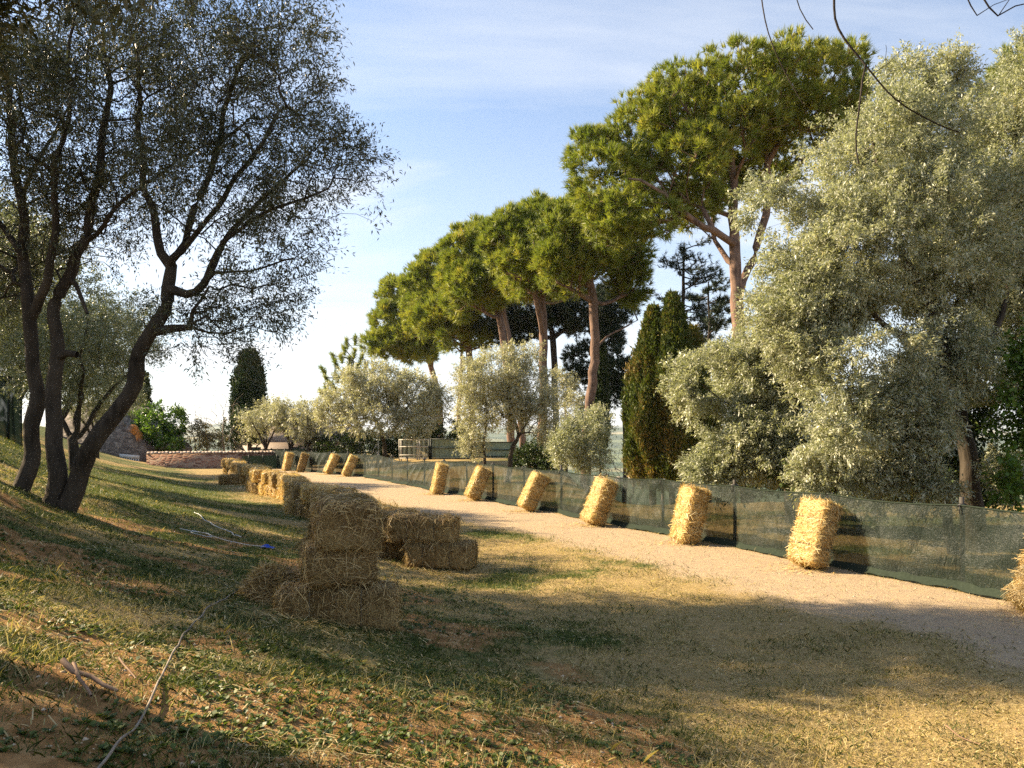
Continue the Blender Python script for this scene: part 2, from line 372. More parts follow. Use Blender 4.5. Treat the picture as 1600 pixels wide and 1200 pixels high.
# low broad leaved weeds
x, y, r = scatter(15000, 2.6, 13, 64); gr_, br_, tk_ = fields(x, y); cl = fbm(x * 1.4 + 9, y * 1.4, 0, 74, 3)
keep = (r.random(len(x)) < smooth(cl, .50, .60) * (1 - tk_)) & (0.903 * x + .43 * y < 3.6); x, y = x[keep], y[keep]; n = len(x); k = 8
a = r.random((n, k)) * 2 * math.pi; L = (.016 + .026 * r.random((n, k))); el = .25 + .7 * r.random((n, k))
d = np.stack([np.cos(a) * np.cos(el), np.sin(a) * np.cos(el), np.sin(el)], -1); sd = np.stack([-np.sin(a), np.cos(a), 0 * a], -1)
b = np.stack([x, y, Hg(x, y)], -1)[:, None]; L = L[..., None]
V = np.stack([b + d * 0, b + d * L * .6 + sd * L * .33, b + d * L - np.array([0, 0, .2]) * L, b + d * L * .6 - sd * L * .33], 2).reshape(-1, 3)
o = mesh_obj('ground_weeds', V, np.arange(4 * n * k).reshape(-1, 4), 'weed', None, np.repeat(r.random(n * k), 4))
tag(o, 'low green broad leaved weeds in patches among the grass', None, None, 'stuff')
# small stones and crumbs of earth
x, y, r = scatter(16000, 2.6, 20, 65, 1.0); gr_, br_, tk_ = fields(x, y)
keep = r.random(len(x)) < .15 + .85 * np.maximum(br_, tk_ * .6); x, y = x[keep], y[keep]; n = len(x)
m = new_mat('stone'); t = NT(m); t.done(t.bsdf(t.ramp(t.attr('tint'), [(0, (.22, .12, .05)), (.5, (.40, .27, .14)), (1, (.55, .46, .34))]), .9)); M['stone'] = m
oc = np.array([[1, 0, 0], [-1, 0, 0], [0, 1, 0], [0, -1, 0], [0, 0, 1], [0, 0, -1]], float)
of = np.array([[0, 2, 4], [2, 1, 4], [1, 3, 4], [3, 0, 4], [2, 0, 5], [1, 2, 5], [3, 1, 5], [0, 3, 5]])
sz = (.004 + .014 * r.random(n) ** 3)
V = (np.stack([x, y, Hg(x, y)], -1)[:, None] + oc[None] * sz[:, None, None] * (0.6 + .8 * r.random((n, 6, 1))) * np.array([1, 1, .6])).reshape(-1, 3)
F = (np.arange(n)[:, None, None] * 6 + of[None]).reshape(-1, 3)
o = mesh_obj('pebbles', V, F, 'stone', None, np.repeat(r.random(n), 6)); tag(o, 'small stones and crumbs of orange earth on the bare patches', None, None, 'stuff')

# ------------------------------------------------------------------ straw bales
def straw_mat(name, stops, bumpd=.02):
    m = new_mat(name); t = NT(m)
    a = t.noise(26, 4, .75, t.coord(), 1.5, sc=(1, 4, 4)); b = t.noise(70, 3, .7, t.coord(), 1.0, sc=(3, 1, 2)); cN = t.noise(3.2, 3)
    v = t.math('ADD', t.math('MULTIPLY', a, .6), t.math('MULTIPLY', b, .4))
    v = t.math('ADD', v, t.math('MULTIPLY', t.math('SUBTRACT', cN, .5), .35))
    t.done(t.bsdf(t.ramp(v, stops), .85, t.bump(v, 1.0, bumpd), .15)); return m
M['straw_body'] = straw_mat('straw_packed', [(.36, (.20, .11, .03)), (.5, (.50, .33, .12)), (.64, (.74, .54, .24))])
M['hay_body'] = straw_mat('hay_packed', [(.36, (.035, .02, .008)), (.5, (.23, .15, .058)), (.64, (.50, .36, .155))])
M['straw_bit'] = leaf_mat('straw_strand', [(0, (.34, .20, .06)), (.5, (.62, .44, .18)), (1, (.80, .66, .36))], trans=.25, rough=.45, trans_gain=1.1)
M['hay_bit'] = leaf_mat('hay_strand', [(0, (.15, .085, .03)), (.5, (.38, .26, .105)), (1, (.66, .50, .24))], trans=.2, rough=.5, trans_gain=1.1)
m = new_mat('twine'); t = NT(m); t.done(t.bsdf((.12, .10, .07), .8)); M['twine'] = m
def bale_meshes(seed, kind, strands, sw, L=.95, W=.47, Hh=.37, fuzz=1.0, long=1.0, messy=0.0):
    """a bale lying on its broad side, base at z=0; returns an Empty with its parts (kept out of the scene until used)"""
    r = np.random.default_rng(seed)
    n = (38, 20, 16)
    V = []; idm = {}
    def vid(i, j, k):
        key = (i, j, k)
        if key not in idm: idm[key] = len(V); V.append(key)
        return idm[key]
    F = []
    for a in range(3):
        b, c_ = [(1, 2), (2, 0), (0, 1)][a]
        for side in (0, n[a]):
            for i in range(n[b]):
                for j in range(n[c_]):
                    q = []
                    for (u, v) in ((0, 0), (1, 0), (1, 1), (0, 1)):
                        p = [0, 0, 0]; p[a] = side; p[b] = i + u; p[c_] = j + v; q.append(vid(*p))
                    F.append(q if side else q[::-1])
    U = np.array(V, float) / np.array(n) * 2 - 1
    hs = np.array([L, W, Hh]) / 2; rr = .07
    p = U * hs; inner = hs - rr; q = np.clip(p, -inner, inner); dlt = p - q
    ln = np.linalg.norm(dlt, axis=1, keepdims=True); p = np.where(ln > 1e-6, q + dlt / np.maximum(ln, 1e-6) * np.minimum(ln, rr), p)
    nrm = unit(np.where(ln > 1e-6, dlt, 0) + 1e-3 * p)
    o_ = r.random(3) * 50
    nz1 = fbm(p[:, 0] * 5 + o_[0], p[:, 1] * 5 + o_[1], p[:, 2] * 5 + o_[2], seed, 3) - .5
    nz2 = fbm(p[:, 0] * 22 + o_[0], p[:, 1] * 22, p[:, 2] * 22, seed + 3, 2) - .5
    groove = -.022 * (np.exp(-((p[:, 0] - .2) / .03) ** 2) + np.exp(-((p[:, 0] + .2) / .03) ** 2))
    flake = .010 * np.sin(p[:, 0] * 2 * math.pi / .085 + 3 * nz1)
    p = p + nrm * (nz1 * (.05 + .06 * messy) + nz2 * .03 + groove + flake)[:, None]
    p[:, 0] += (vnoise(p[:, 2] * 3, p[:, 1] * 3, seed) - .5) * .04
    p[:, 2] = np.maximum(p[:, 2] + Hh / 2, .004 + .01 * (nz2 + .5))
    root = bpy.data.objects.new('straw_bale' if kind == 'straw' else 'hay_bale', None); root.empty_display_size = .2
    body = mesh_obj('packed_' + kind, p, np.array(F), kind + '_body', root, None, True)
    # strands on the surface
    N = strands; fi = r.integers(0, len(U), N); b0 = p[fi] + r.normal(0, .008, (N, 3)); nn = nrm[fi]
    rd = unit(r.normal(0, 1, (N, 3)) * np.array([.6, 1.2, 1.0])); tan = unit(rd - nn * (rd * nn).sum(1, keepdims=True))
    out = (.02 + .33 * r.random(N) ** 2.5 * fuzz)[:, None]
    dr = unit(tan + nn * out * .7); ll = ((.05 + .16 * r.random(N) ** 1.7) * long)[:, None]
    sag = np.array([0, 0, -1]) * (ll ** 1.4) * (.5 * r.random((N, 1)))
    s0 = b0 - dr * ll * .15; s1 = b0 + dr * ll * .45 + nn * .010; s2 = b0 + dr * ll * .95 + sag + nn * .004
    s2[:, 2] = np.maximum(s2[:, 2], .003); s1[:, 2] = np.maximum(s1[:, 2], .003)
    side = unit(np.cross(dr, nn + r.normal(0, .5, (N, 3)))) * (sw * (.6 + .8 * r.random((N, 1)))) * .5
    V2 = np.stack([s0 - side, s0 + side, s1 + side, s1 - side, s2 + side * .5, s2 - side * .5], 1).reshape(-1, 3)
    i6 = np.arange(N)[:, None] * 6
    F2 = np.concatenate([i6 + np.array([[0, 1, 2, 3]]), i6 + np.array([[3, 2, 4, 5]])])
    mesh_obj('loose_' + kind, V2, F2, kind + '_bit', root, np.repeat(r.random(N), 6))
    for sx in (-.2, .2):
        a = np.linspace(0, 2 * math.pi, 25); e = .22
        cy_ = np.sign(np.cos(a)) * np.abs(np.cos(a)) ** e * (W / 2 - .002); cz_ = np.sign(np.sin(a)) * np.abs(np.sin(a)) ** e * (Hh / 2 - .006) + Hh / 2
        Vt, Ft = tube(np.stack([sx + 0 * a, cy_, cz_], -1), .004, 4); mesh_obj('twine', Vt, Ft, 'twine', root)
    return root
HIDE = []; SPILL = [(-1.5, 6.2, .55, 500), (-1.2, 10.6, .6, 300)] + [(*TS(3.45, s_), .7, 170) for s_ in np.arange(12.5, 39, 1.2)]
def proto(*a, **k): q = bale_meshes(*a, **k); HIDE.append(q); return q
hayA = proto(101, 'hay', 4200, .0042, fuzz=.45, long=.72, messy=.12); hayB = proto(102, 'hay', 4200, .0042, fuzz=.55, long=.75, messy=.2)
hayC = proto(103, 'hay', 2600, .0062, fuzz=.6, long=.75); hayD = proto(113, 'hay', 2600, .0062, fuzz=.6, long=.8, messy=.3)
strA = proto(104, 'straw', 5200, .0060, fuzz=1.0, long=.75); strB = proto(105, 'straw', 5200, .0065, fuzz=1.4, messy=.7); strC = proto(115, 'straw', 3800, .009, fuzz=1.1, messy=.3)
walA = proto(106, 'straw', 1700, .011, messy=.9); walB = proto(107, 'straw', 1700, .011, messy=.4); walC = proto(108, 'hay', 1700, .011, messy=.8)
def place_bale(pr, loc, label, group, rz=0, tilt=None, mat4=None, name=None):
    o = copy_tree(pr); o.name = name or o.name.split('.')[0]
    o.rotation_mode = 'XYZ'
    if mat4 is not None: o.matrix_world = mat4; o.location = mat4.to_translation(); o.rotation_euler = mat4.to_euler(); o.scale = mat4.to_scale()
    else: o.location = loc; o.rotation_euler = (tilt[0] if tilt else 0, tilt[1] if tilt else 0, rz)
    return tag(o, label, 'hay bale' if 'hay' in o.name else 'straw bale', group)
ORD = 'first second third fourth fifth sixth seventh eighth ninth tenth eleventh twelfth thirteenth fourteenth fifteenth sixteenth seventeenth eighteenth nineteenth twentieth'.split()
ORD += ['twenty-' + w for w in ORD[:9]] + ['thirtieth'] + ['thirty-' + w for w in ORD[:9]]
NS = 'three high hay stack in the foreground'
sx, sy = -1.44, 6.42
gz0 = min(G(sx + a, sy + b) for a in (-.4, 0, .4) for b in (-.2, 0, .2)) + .01
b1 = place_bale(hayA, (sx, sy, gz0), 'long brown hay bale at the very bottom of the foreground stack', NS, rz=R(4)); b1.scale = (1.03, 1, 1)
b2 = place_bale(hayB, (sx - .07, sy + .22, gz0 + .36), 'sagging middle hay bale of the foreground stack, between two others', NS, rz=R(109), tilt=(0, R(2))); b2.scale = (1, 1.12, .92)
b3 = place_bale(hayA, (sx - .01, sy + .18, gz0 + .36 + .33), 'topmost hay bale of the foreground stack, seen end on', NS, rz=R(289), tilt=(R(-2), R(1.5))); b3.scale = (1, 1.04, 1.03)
NG = 'dark hay bales where the double wall of bales begins'
e = P(684, 875, 10.9)
gE = G(-1.02, 11.0)
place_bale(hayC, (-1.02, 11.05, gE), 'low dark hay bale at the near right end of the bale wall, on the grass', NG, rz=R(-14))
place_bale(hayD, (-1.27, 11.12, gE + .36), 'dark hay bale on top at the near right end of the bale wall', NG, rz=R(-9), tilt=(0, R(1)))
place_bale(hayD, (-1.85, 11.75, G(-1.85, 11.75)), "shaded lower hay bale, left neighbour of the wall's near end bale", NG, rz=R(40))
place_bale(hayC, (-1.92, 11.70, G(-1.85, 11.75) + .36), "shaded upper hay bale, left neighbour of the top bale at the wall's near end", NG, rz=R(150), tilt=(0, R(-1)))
# double wall along the track
rw = np.random.default_rng(5); s_ = 12.55; i = 0
while s_ < 39.5:
    for lvl in (0, 1):
        t_ = 3.58 + rw.normal(0, .05) + (.18 * math.sin(s_ * .9)) * (.7 if lvl else 1)
        xy = TS(t_, s_ + rw.normal(0, .05)); base = min(G(*TS(t_ + a, s_ + b)) for a in (-.2, .2) for b in (-.4, .4))
        pr = [walA, walB, walC, walB, walA, walC][(i * 2 + lvl + (i // 3)) % 6]
        rz = math.atan2(.903, -.43) + rw.normal(0, .16) + (math.pi if rw.random() < .5 else 0)
        place_bale(pr, (xy[0], xy[1], base + lvl * .37), ('upper' if lvl else 'lower') + ' bale of the long double wall by the track, ' + ORD[i] + ' from its near end',
                   'bales in the long double wall', rz=rz, tilt=(rw.normal(0, .02), rw.normal(0, .02)))
    i += 1; s_ += .965
place_bale(walC, (-10.9, 30.0, G(-10.9, 30.0)), 'single dark hay bale lying on the grass in front of the far bale wall', None, rz=R(15))
# bales leaning on the netting fence: (photo x, along-the-fence lean seed)
def fence_t(s): return 9.0 - 2.1 * smooth(s, 33, 46)
LG = 'bales leaned upright against the netting fence'
lean = [(1618, strB, 30, 'large golden straw bale leaning on the netting, cut by the right edge of the picture'),
        (1256, strA, 21, 'tall golden straw bale leaning on the netting, nearest complete one'),
        (1064, strC, 14, 'golden straw bale standing nearly upright against the netting, second complete one from the right'),
        (921, strB, 24, 'golden straw bale leaning on the netting, third complete one from the right'),
        (817, strA, 27, 'golden straw bale leaning on the netting, fourth complete one from the right'),
        (733, strC, 25, 'golden straw bale leaning on the netting, fifth complete one from the right'),
        (679, strB, 13, 'narrow straw bale standing nearly upright by the netting, left of the middle of the fence'),
        (538, walB, 24, 'far straw bale leaning on the netting, right one of the sunlit pair'),
        (510, walA, 26, 'far straw bale leaning on the netting, left one of the sunlit pair'),
        (467, walC, 15, 'small bale coloured dark as if in shade against the far netting'),  # darker hay bale, its colour standing in for shade
        (445, walB, 12, 'farthest small bale leaning at the left end of the netting')]
for X, pr, ang, lab in lean:
    k = (X - CX) / FX; off = .60
    ys = np.linspace(4, 60, 6000); tv = (.903 * k + .43) * ys; y = float(ys[np.argmax(tv > fence_t((-.43 * k + .903) * ys) - off)])
    s = (-.43 * k + .903) * y; x = k * y
    a = R(ang)
    # local axes of the bale: long axis rises towards the fence, broad face looks back over the track
    tj = R((X * 7) % 19 - 9)
    T3 = Vector((TN[0], TN[1], 0)); S3 = Vector((SN[0], SN[1], 0))
    T3.rotate(Matrix.Rotation(tj, 3, 'Z')); S3.rotate(Matrix.Rotation(tj, 3, 'Z'))
    ux = T3 * math.sin(a) + Vector((0, 0, 1)) * math.cos(a); uz = (T3 * math.cos(a) - Vector((0, 0, 1)) * math.sin(a)); uy = uz.cross(ux)
    base = Vector((x, y, G(x, y) - .015)) + T3 * (-.12)
    c0 = base + ux * .475 * 1.0 + Vector((0, 0, .37 * math.sin(a)))
    m4 = Matrix.Translation(c0) @ Matrix((ux, uy, uz)).transposed().to_4x4()
    q_ = place_bale(pr, None, lab, LG, mat4=m4); sc3 = np.random.default_rng(X).uniform(.94, 1.06, 3); q_.scale = tuple(float(v) for v in sc3)
    SPILL.append((x, y, .45, 260))
# straw spilt round the feet of the bales
r = np.random.default_rng(88); C_ = np.concatenate([np.tile([[a_, b_, c_]], (n_, 1)) for a_, b_, c_, n_ in SPILL]); n = len(C_)
A = C_[:, :2] + r.normal(0, 1, (n, 2)) * C_[:, 2:] * .6; th = r.random(n) * 6.283; L = .03 + .09 * r.random(n); w = .0014 + .00028 * A[:, 1]
B = A + np.stack([np.cos(th), np.sin(th)], -1) * L[:, None]; pv = np.stack([-np.sin(th) * w, np.cos(th) * w], -1)
za = Hg(A[:, 0], A[:, 1]) + .006 + .03 * r.random(n); zb = Hg(B[:, 0], B[:, 1]) + .006 + .03 * r.random(n)
V = np.stack([np.c_[A - pv, za], np.c_[A + pv, za], np.c_[B + pv, zb], np.c_[B - pv, zb]], 1).reshape(-1, 3)
tag(mesh_obj('spilt_straw', V, np.arange(4 * n).reshape(n, 4), 'straw_bit', None, np.repeat(r.random(n), 4)), 'straw spilt round the feet of the bales', None, None, 'stuff')
# slumped heap of loose hay left of the stack
def heap(loc, rx, ry, h, nst, seed, label):
    r = np.random.default_rng(seed); n = 40; u, v = np.meshgrid(np.linspace(-1, 1, n), np.linspace(-1, 1, n)); rr = np.hypot(u, v)
    px, py = loc[0] + u * rx, loc[1] + v * ry
    z = h * np.clip(1 - rr ** 2.2, 0, 1) * (.55 + .9 * fbm(u * 2, v * 2, 0, seed, 3)) ; gzz = Hg(px.ravel(), py.ravel()).reshape(n, n)
    zz = gzz + z - .03
    ix = np.arange(n * n).reshape(n, n); F = np.stack([ix[:-1, :-1], ix[:-1, 1:], ix[1:, 1:], ix[1:, :-1]], -1).reshape(-1, 4)
    root = thing('hay_heap', label, 'loose hay')
    mesh_obj('matted_hay', np.stack([px, py, zz], -1).reshape(-1, 3), F, 'hay_body', root, None, True)
    th = r.random(nst) * 6.283; q = np.sqrt(r.random(nst)); bu, bv = q * np.cos(th), q * np.sin(th)
    bx_, by_ = loc[0] + bu * rx * 1.05, loc[1] + bv * ry * 1.05
    zb = Hg(bx_, by_) + h * np.clip(1 - q ** 2.2, 0, 1) * (.55 + .9 * fbm(bu * 2, bv * 2, 0, seed, 3)) - .01
    d = unit(r.normal(0, 1, (nst, 3)) * np.array([1, 1, .45])); ll = .06 + .16 * r.random((nst, 1)); b0 = np.stack([bx_, by_, zb], -1)
    sd = unit(np.cross(d, r.normal(0, 1, (nst, 3)))) * .0025
    V = np.stack([b0 - d * ll * .5 - sd, b0 - d * ll * .5 + sd, b0 + d * ll * .5 + sd, b0 + d * ll * .5 - sd], 1).reshape(-1, 3)
    mesh_obj('loose_hay', V, np.arange(4 * nst).reshape(-1, 4), 'hay_bit', root, np.repeat(r.random(nst), 4))
heap((-2.05, 6.75), .30, .36, .27, 1800, 5, 'slumped heap of loose hay left of the foreground stack')
for q in HIDE:
    for ch in list(q.children): bpy.data.objects.remove(ch)
    bpy.data.objects.remove(q)

# ------------------------------------------------------------------ netting fence
def net_mat(name, c1, c2, alpha, sheen=.25):
    m = new_mat(name); t = NT(m)
    n1 = t.noise(6, 4, .6, t.coord(), .5, sc=(1, 1, .6)); n2 = t.noise(60, 2, .6)
    col = t.mix(t.rng(n1, .3, .7), c1, c2); col = t.mix(t.rng(n2, .55, .75, 0, .16), col, (.30, .33, .29))
    b = t.bsdf(col, .42, None, sheen)
    tr = t.n('ShaderNodeBsdfTransparent'); tl = t.n('ShaderNodeBsdfTranslucent'); t.put(tl.inputs[0], c2)
    m1 = t.n('ShaderNodeMixShader'); m1.inputs[0].default_value = .25; t.l(b, m1.inputs[1]); t.l(tl.outputs[0], m1.inputs[2])
    m2 = t.n('ShaderNodeMixShader'); t.put(m2.inputs[0], t.rng(n1, .2, .8, alpha - .12, alpha + .1)); t.l(m1.outputs[0], m2.inputs[1]); t.l(tr.outputs[0], m2.inputs[2])
    t.done(m2.outputs[0]); t.l(t.bump(t.math('ADD', t.noise(9, 4, .6, t.coord(), 2.0, sc=(1, 1, .35)), t.math('MULTIPLY', n2, .3)), .5, .05), b.node.inputs['Normal']); return m
M['net'] = net_mat('green_netting', (.014, .021, .017), (.026, .038, .029), .24, .22)
M['net_dark'] = net_mat('dark_netting', (.008, .016, .012), (.014, .024, .018), .04, .15)
m = new_mat('post'); t = NT(m); t.done(t.bsdf(t.mix(t.noise(12, 4), (.035, .032, .028), (.10, .085, .07)), .8)); M['post'] = m
m = new_mat('hem'); t = NT(m); t.done(t.bsdf(t.mix(t.noise(30, 3), (.016, .022, .016), (.04, .052, .038)), .9, None, .03)); M['hem'] = m
m = new_mat('black_tie'); t = NT(m); t.done(t.bsdf((.02, .02, .022), .5)); M['tie'] = m
fen = thing('netting_fence', 'long low fence of dark green shade netting tied along the right side of the track', 'fence')
def fpt(s): return TS(fence_t(s), s)
S0, S1 = 1.5, 49.0
posts = [2.1]
while posts[-1] < S1 - 2.2: posts.append(posts[-1] + 2.02)
posts.append(S1)
ss = np.linspace(S0, S1, 1500); nzv = 18
sagv = np.zeros_like(ss)
pa = np.array(posts); near_p = np.min(np.abs(ss[:, None] - pa[None]), 1)
hb = 1.04 - .035 * np.sin(np.clip(near_p / 1.01, 0, 1) * math.pi / 2) - .16 * np.exp(-((ss - 28.4) / 2.3) ** 2) + .02 * (vnoise(ss * .7, 0, 0, 9) - .5)
vv = np.linspace(0, 1, nzv)
SS, VV = np.meshgrid(ss, vv, indexing='ij')
ft = fence_t(SS)
diag = np.sin((SS * 2.6 + VV * 1.6 + 1.3 * vnoise(SS * .8, VV, 0, 4)) * 2 * math.pi * .55) * smooth(vnoise(SS * .45, 0 * VV, 0, 6), .45, .75)
wr = .055 * (fbm(SS * 1.3, VV * 1.6, 0, 8, 4) - .5) * 2 + .022 * diag * VV * (1.15 - VV) * 2 + .018 * (fbm(SS * 7 + VV * 3, VV * 3, 0, 19, 3) - .5)
bow = -.07 * np.sin(np.clip(near_p / 1.01, 0, 1) * math.pi / 2)[:, None] * (1 - VV) ** 1.0 * (.5 + vnoise(SS * .5, 0 * SS, 0, 14))
tt = ft + wr * (.3 + .7 * np.sin(VV * math.pi * .85 + .2)) + bow
rid = lambda a: (1 - np.abs(np.sin(a))) ** 3
pull = smooth(vnoise(SS * .33, 0 * VV, 0, 61), .42, .62)
tt = tt - .045 * rid((SS * 2.1 + VV * 1.9 + .8 * vnoise(SS * .6, VV, 0, 62)) * 2.4) * pull * np.sin(VV * math.pi) - .03 * rid((SS * 3.1 - VV * 1.3 + vnoise(SS * .9, VV * 2, 0, 63)) * 3.1) * (1 - pull) * smooth(vnoise(SS * .7, 0 * VV, 0, 64), .4, .6) * np.sin(VV * math.pi)
px = tt * TN[0] + SS * SN[0]; py = tt * TN[1] + SS * SN[1]
gb = H(*(fence_t(ss)[:, None] * TN + ss[:, None] * SN).T) + .03
pz = gb[:, None] + VV * (hb[:, None] - .03)
ix = np.arange(len(ss) * nzv).reshape(len(ss), nzv); F = np.stack([ix[:-1, :-1], ix[1:, :-1], ix[1:, 1:], ix[:-1, 1:]], -1).reshape(-1, 4)
mesh_obj('netting', np.stack([px, py, pz], -1).reshape(-1, 3), F, 'net', fen, None, True)
mb = MB(); mb.tube(np.stack([px[:, -1], py[:, -1], pz[:, -1]], -1), .012, 5); mb.build('top_hem', 'hem', fen)
# folded hem lying along the ground
Vh = []; u = np.linspace(0, 1, 6)
for j, uu in enumerate(u):
    tq = tt[:, 0] - .012 - .065 * uu * (.5 + .9 * vnoise(ss * 1.1, 0, 0, 24)) ; zq = H(tq * TN[0] + ss * SN[0], tq * TN[1] + ss * SN[1]) + .085 * (1 - uu) ** 1.3 + .014 + .03 * (vnoise(ss * 6, uu * 3, 0, 33) - .3)
    Vh.append(np.stack([tq * TN[0] + ss * SN[0], tq * TN[1] + ss * SN[1], zq], -1))
Vh = np.stack(Vh, 1); ih = np.arange(len(ss) * 6).reshape(len(ss), 6)
mesh_obj('ground_hem', Vh.reshape(-1, 3), np.stack([ih[:-1, :-1], ih[1:, :-1], ih[1:, 1:], ih[:-1, 1:]], -1).reshape(-1, 4), 'hem', fen, None, True)
for j, sp in enumerate(posts):
    q = TS(fence_t(sp) + .05, sp); z0 = G(*q) - .05
    mb = MB(); hgt = 1.13 + .06 * ((j * 37) % 5 - 2) / 2
    mb.tube([(q[0], q[1], z0), (q[0] + .006, q[1], z0 + hgt * .5), (q[0] - .004, q[1] + .006, z0 + hgt)], [.03, .029, .027], 8); po_ = mb.build('post', 'post', fen, True)
    q2 = TS(fence_t(sp) - .004, sp); a = np.linspace(0, 2 * math.pi, 13)
    c3 = np.array([q[0], q[1], H(*q2) + 1.035]); rg = np.stack([np.cos(a) * .05, np.sin(a) * .05, .012 * np.sin(a * 2)], -1) + c3
    mb = MB(); mb.tube(rg, .016, 5, False); mb.tube([c3 + (-.05, -.03, .0), c3 + (-.06, -.04, -.06), c3 + (-.052, -.035, -.10)], .007, 4); mb.build('tie', 'tie', po_)
for zr in (.5,):
    pts = [(*(TS(fence_t(s) + .035, s)), H(*TS(fence_t(s), s)) + zr) for s in np.linspace(S0, S1, 120)]
    mb = MB(); mb.tube(pts, .004, 4); mb.build('wire', 'tie', fen)

# ------------------------------------------------------------------ trees
def E(X, Y, d, rx, ry, rd=None):                   # ellipsoid of crown given by its place and size in the photo
    rx_, ry_ = rx / FX * d, ry / FX * d
    return (P(X, Y, d), np.array([rx_, rd if rd is not None else .5 * (rx_ + ry_), ry_]))
def puffs(ells, n, rad, per, seed, shell=.45, up=.25, noise_cut=None, flat=1.0):
    """tips of twigs in n small puffs spread through the ellipsoids; returns tips and the outward direction"""
    r = np.random.default_rng(seed); vol = np.array([e[1][0] * e[1][2] for e in ells]); vol = vol / vol.sum()
    T, D = [], []
    for i, (c, a) in enumerate(ells):
        m_ = max(2, int(round(n * vol[i])))
        d = unit(r.normal(0, 1, (m_, 3))); q = (shell + (1 - shell) * r.random((m_, 1)) ** .6)
        pr = rad * (.6 + .8 * r.random((m_, 1)))
        cc = c + d * np.maximum(a - pr * .7, a * .4) * q
        for j in range(m_):
            k = per; dd = unit(unit(r.normal(0, 1, (k, 3))) + .55 * d[j] + np.array([0, 0, up]))
            rr = pr[j] * (.55 + .5 * r.random((k, 1)))
            T.append(cc[j] + dd * rr * np.array([1, 1, flat])); D.append(unit(dd + .4 * d[j]))
    T = np.concatenate(T); D = np.concatenate(D)
    if noise_cut:
        sc_, cut = noise_cut; nn = fbm(T[:, 0] * sc_, T[:, 1] * sc_, T[:, 2] * sc_, seed, 2); k = nn > cut; T, D = T[k], D[k]
    return T, D
def grow(limbs, tips, tdir, bf=.35, seg=.3, rtip=.004, pw=.45, wob=.05, seed=0, every=1):
    """manual limbs [(points, r0, r1)], then each tip joins the nearest wood; returns chains of (points, radii)"""
    r = np.random.default_rng(seed)
    cap = 200 + sum(len(l[0]) for l in limbs) * 40 + len(tips) * 14
    pos = np.zeros((cap, 3)); par = np.full(cap, -1); pl = np.zeros(cap); rm = np.zeros(cap); n = 0
    for li, (pts, r0, r1) in enumerate(limbs):
        pts = np.asarray(pts, float); dl = np.linalg.norm(np.diff(pts, axis=0), axis=1); cu = np.r_[0, np.cumsum(dl)]
        m_ = max(3, int(cu[-1] / seg * 1.6)); u = np.linspace(0, cu[-1], m_)
        q = np.stack([np.interp(u, cu, pts[:, k]) for k in range(3)], -1)
        for _ in range(2): q[1:-1] = .25 * q[:-2] + .5 * q[1:-1] + .25 * q[2:]
        q[1:] += (fbm(u[1:, None] * 1.5 + li * 7, np.array([[0., 5, 9]]), seed, 2, 2) - .5) * wob * 4
        rr = r0 + (r1 - r0) * (u / cu[-1]) ** .8
        p = -1
        if n: p = int(np.argmin(((pos[:n] - q[0]) ** 2).sum(1)))
        for k in range(m_):
            if k == 0 and p >= 0 and np.linalg.norm(pos[p] - q[0]) < seg * .6: continue
            pos[n] = q[k]; par[n] = p; pl[n] = (pl[p] + np.linalg.norm(q[k] - pos[p])) if p >= 0 else 0; rm[n] = rr[k]; p = n; n += 1
    nl = n
    root = pos[0]
    sub = np.arange(len(tips))[::every]
    o = sub[np.argsort(np.min(((tips[sub, None] - pos[None, :nl:3]) ** 2).sum(-1), 1))]
    ends = np.zeros(n + len(o) * 12, bool)
    for ti in o:
        if n > cap - 14: break
        tp = tips[ti]; dv = pos[:n] - tp; dist = np.sqrt((dv ** 2).sum(1)); cost = dist + bf * pl[:n] + .35 * np.maximum(0, dv[:, 2])
        j = int(np.argmin(cost)); L = dist[j]
        m_ = int(min(10, max(1, round(L / seg)))); p = j
        ctrl = (pos[j] + tp) / 2 + np.array([0, 0, .12 * L]) - tdir[ti] * .18 * L + r.normal(0, 1, 3) * wob * L
        for k in range(1, m_ + 1):
            u = k / m_; q = (1 - u) ** 2 * pos[j] + 2 * u * (1 - u) * ctrl + u * u * tp
            pos[n] = q; par[n] = p; pl[n] = pl[p] + np.linalg.norm(q - pos[p]); p = n; n += 1
    pos, par, rm = pos[:n], par[:n], rm[:n]
    cnt = np.zeros(n); kids = [[] for _ in range(n)]
    for i in range(n - 1, -1, -1):
        if cnt[i] == 0: cnt[i] = 1
        if par[i] >= 0: cnt[par[i]] += cnt[i]; kids[par[i]].append(i)
    rad = np.maximum(rtip * cnt ** pw, rm)
    for i in range(n):
        if par[i] >= 0: rad[i] = min(rad[i], rad[par[i]] * (1.0 if rm[i] > 0 else .85))
    chains = []; stack = [(0, None)]
    roots = [i for i in range(n) if par[i] < 0]; stack = [(i, None) for i in roots]
    while stack:
        i, p = stack.pop(); ch = [i]; 
        while kids[ch[-1]]:
            ks = sorted(kids[ch[-1]], key=lambda k: -rad[k])
            for k in ks[1:]: stack.append((k, ch[-1]))
            ch.append(ks[0])
        pts = pos[ch]; rr = rad[ch]
        if p is not None: pts = np.vstack([pos[p], pts]); rr = np.r_[min(rad[p], rr[0] * 1.3), rr]
        chains.append((pts, rr))
    return chains
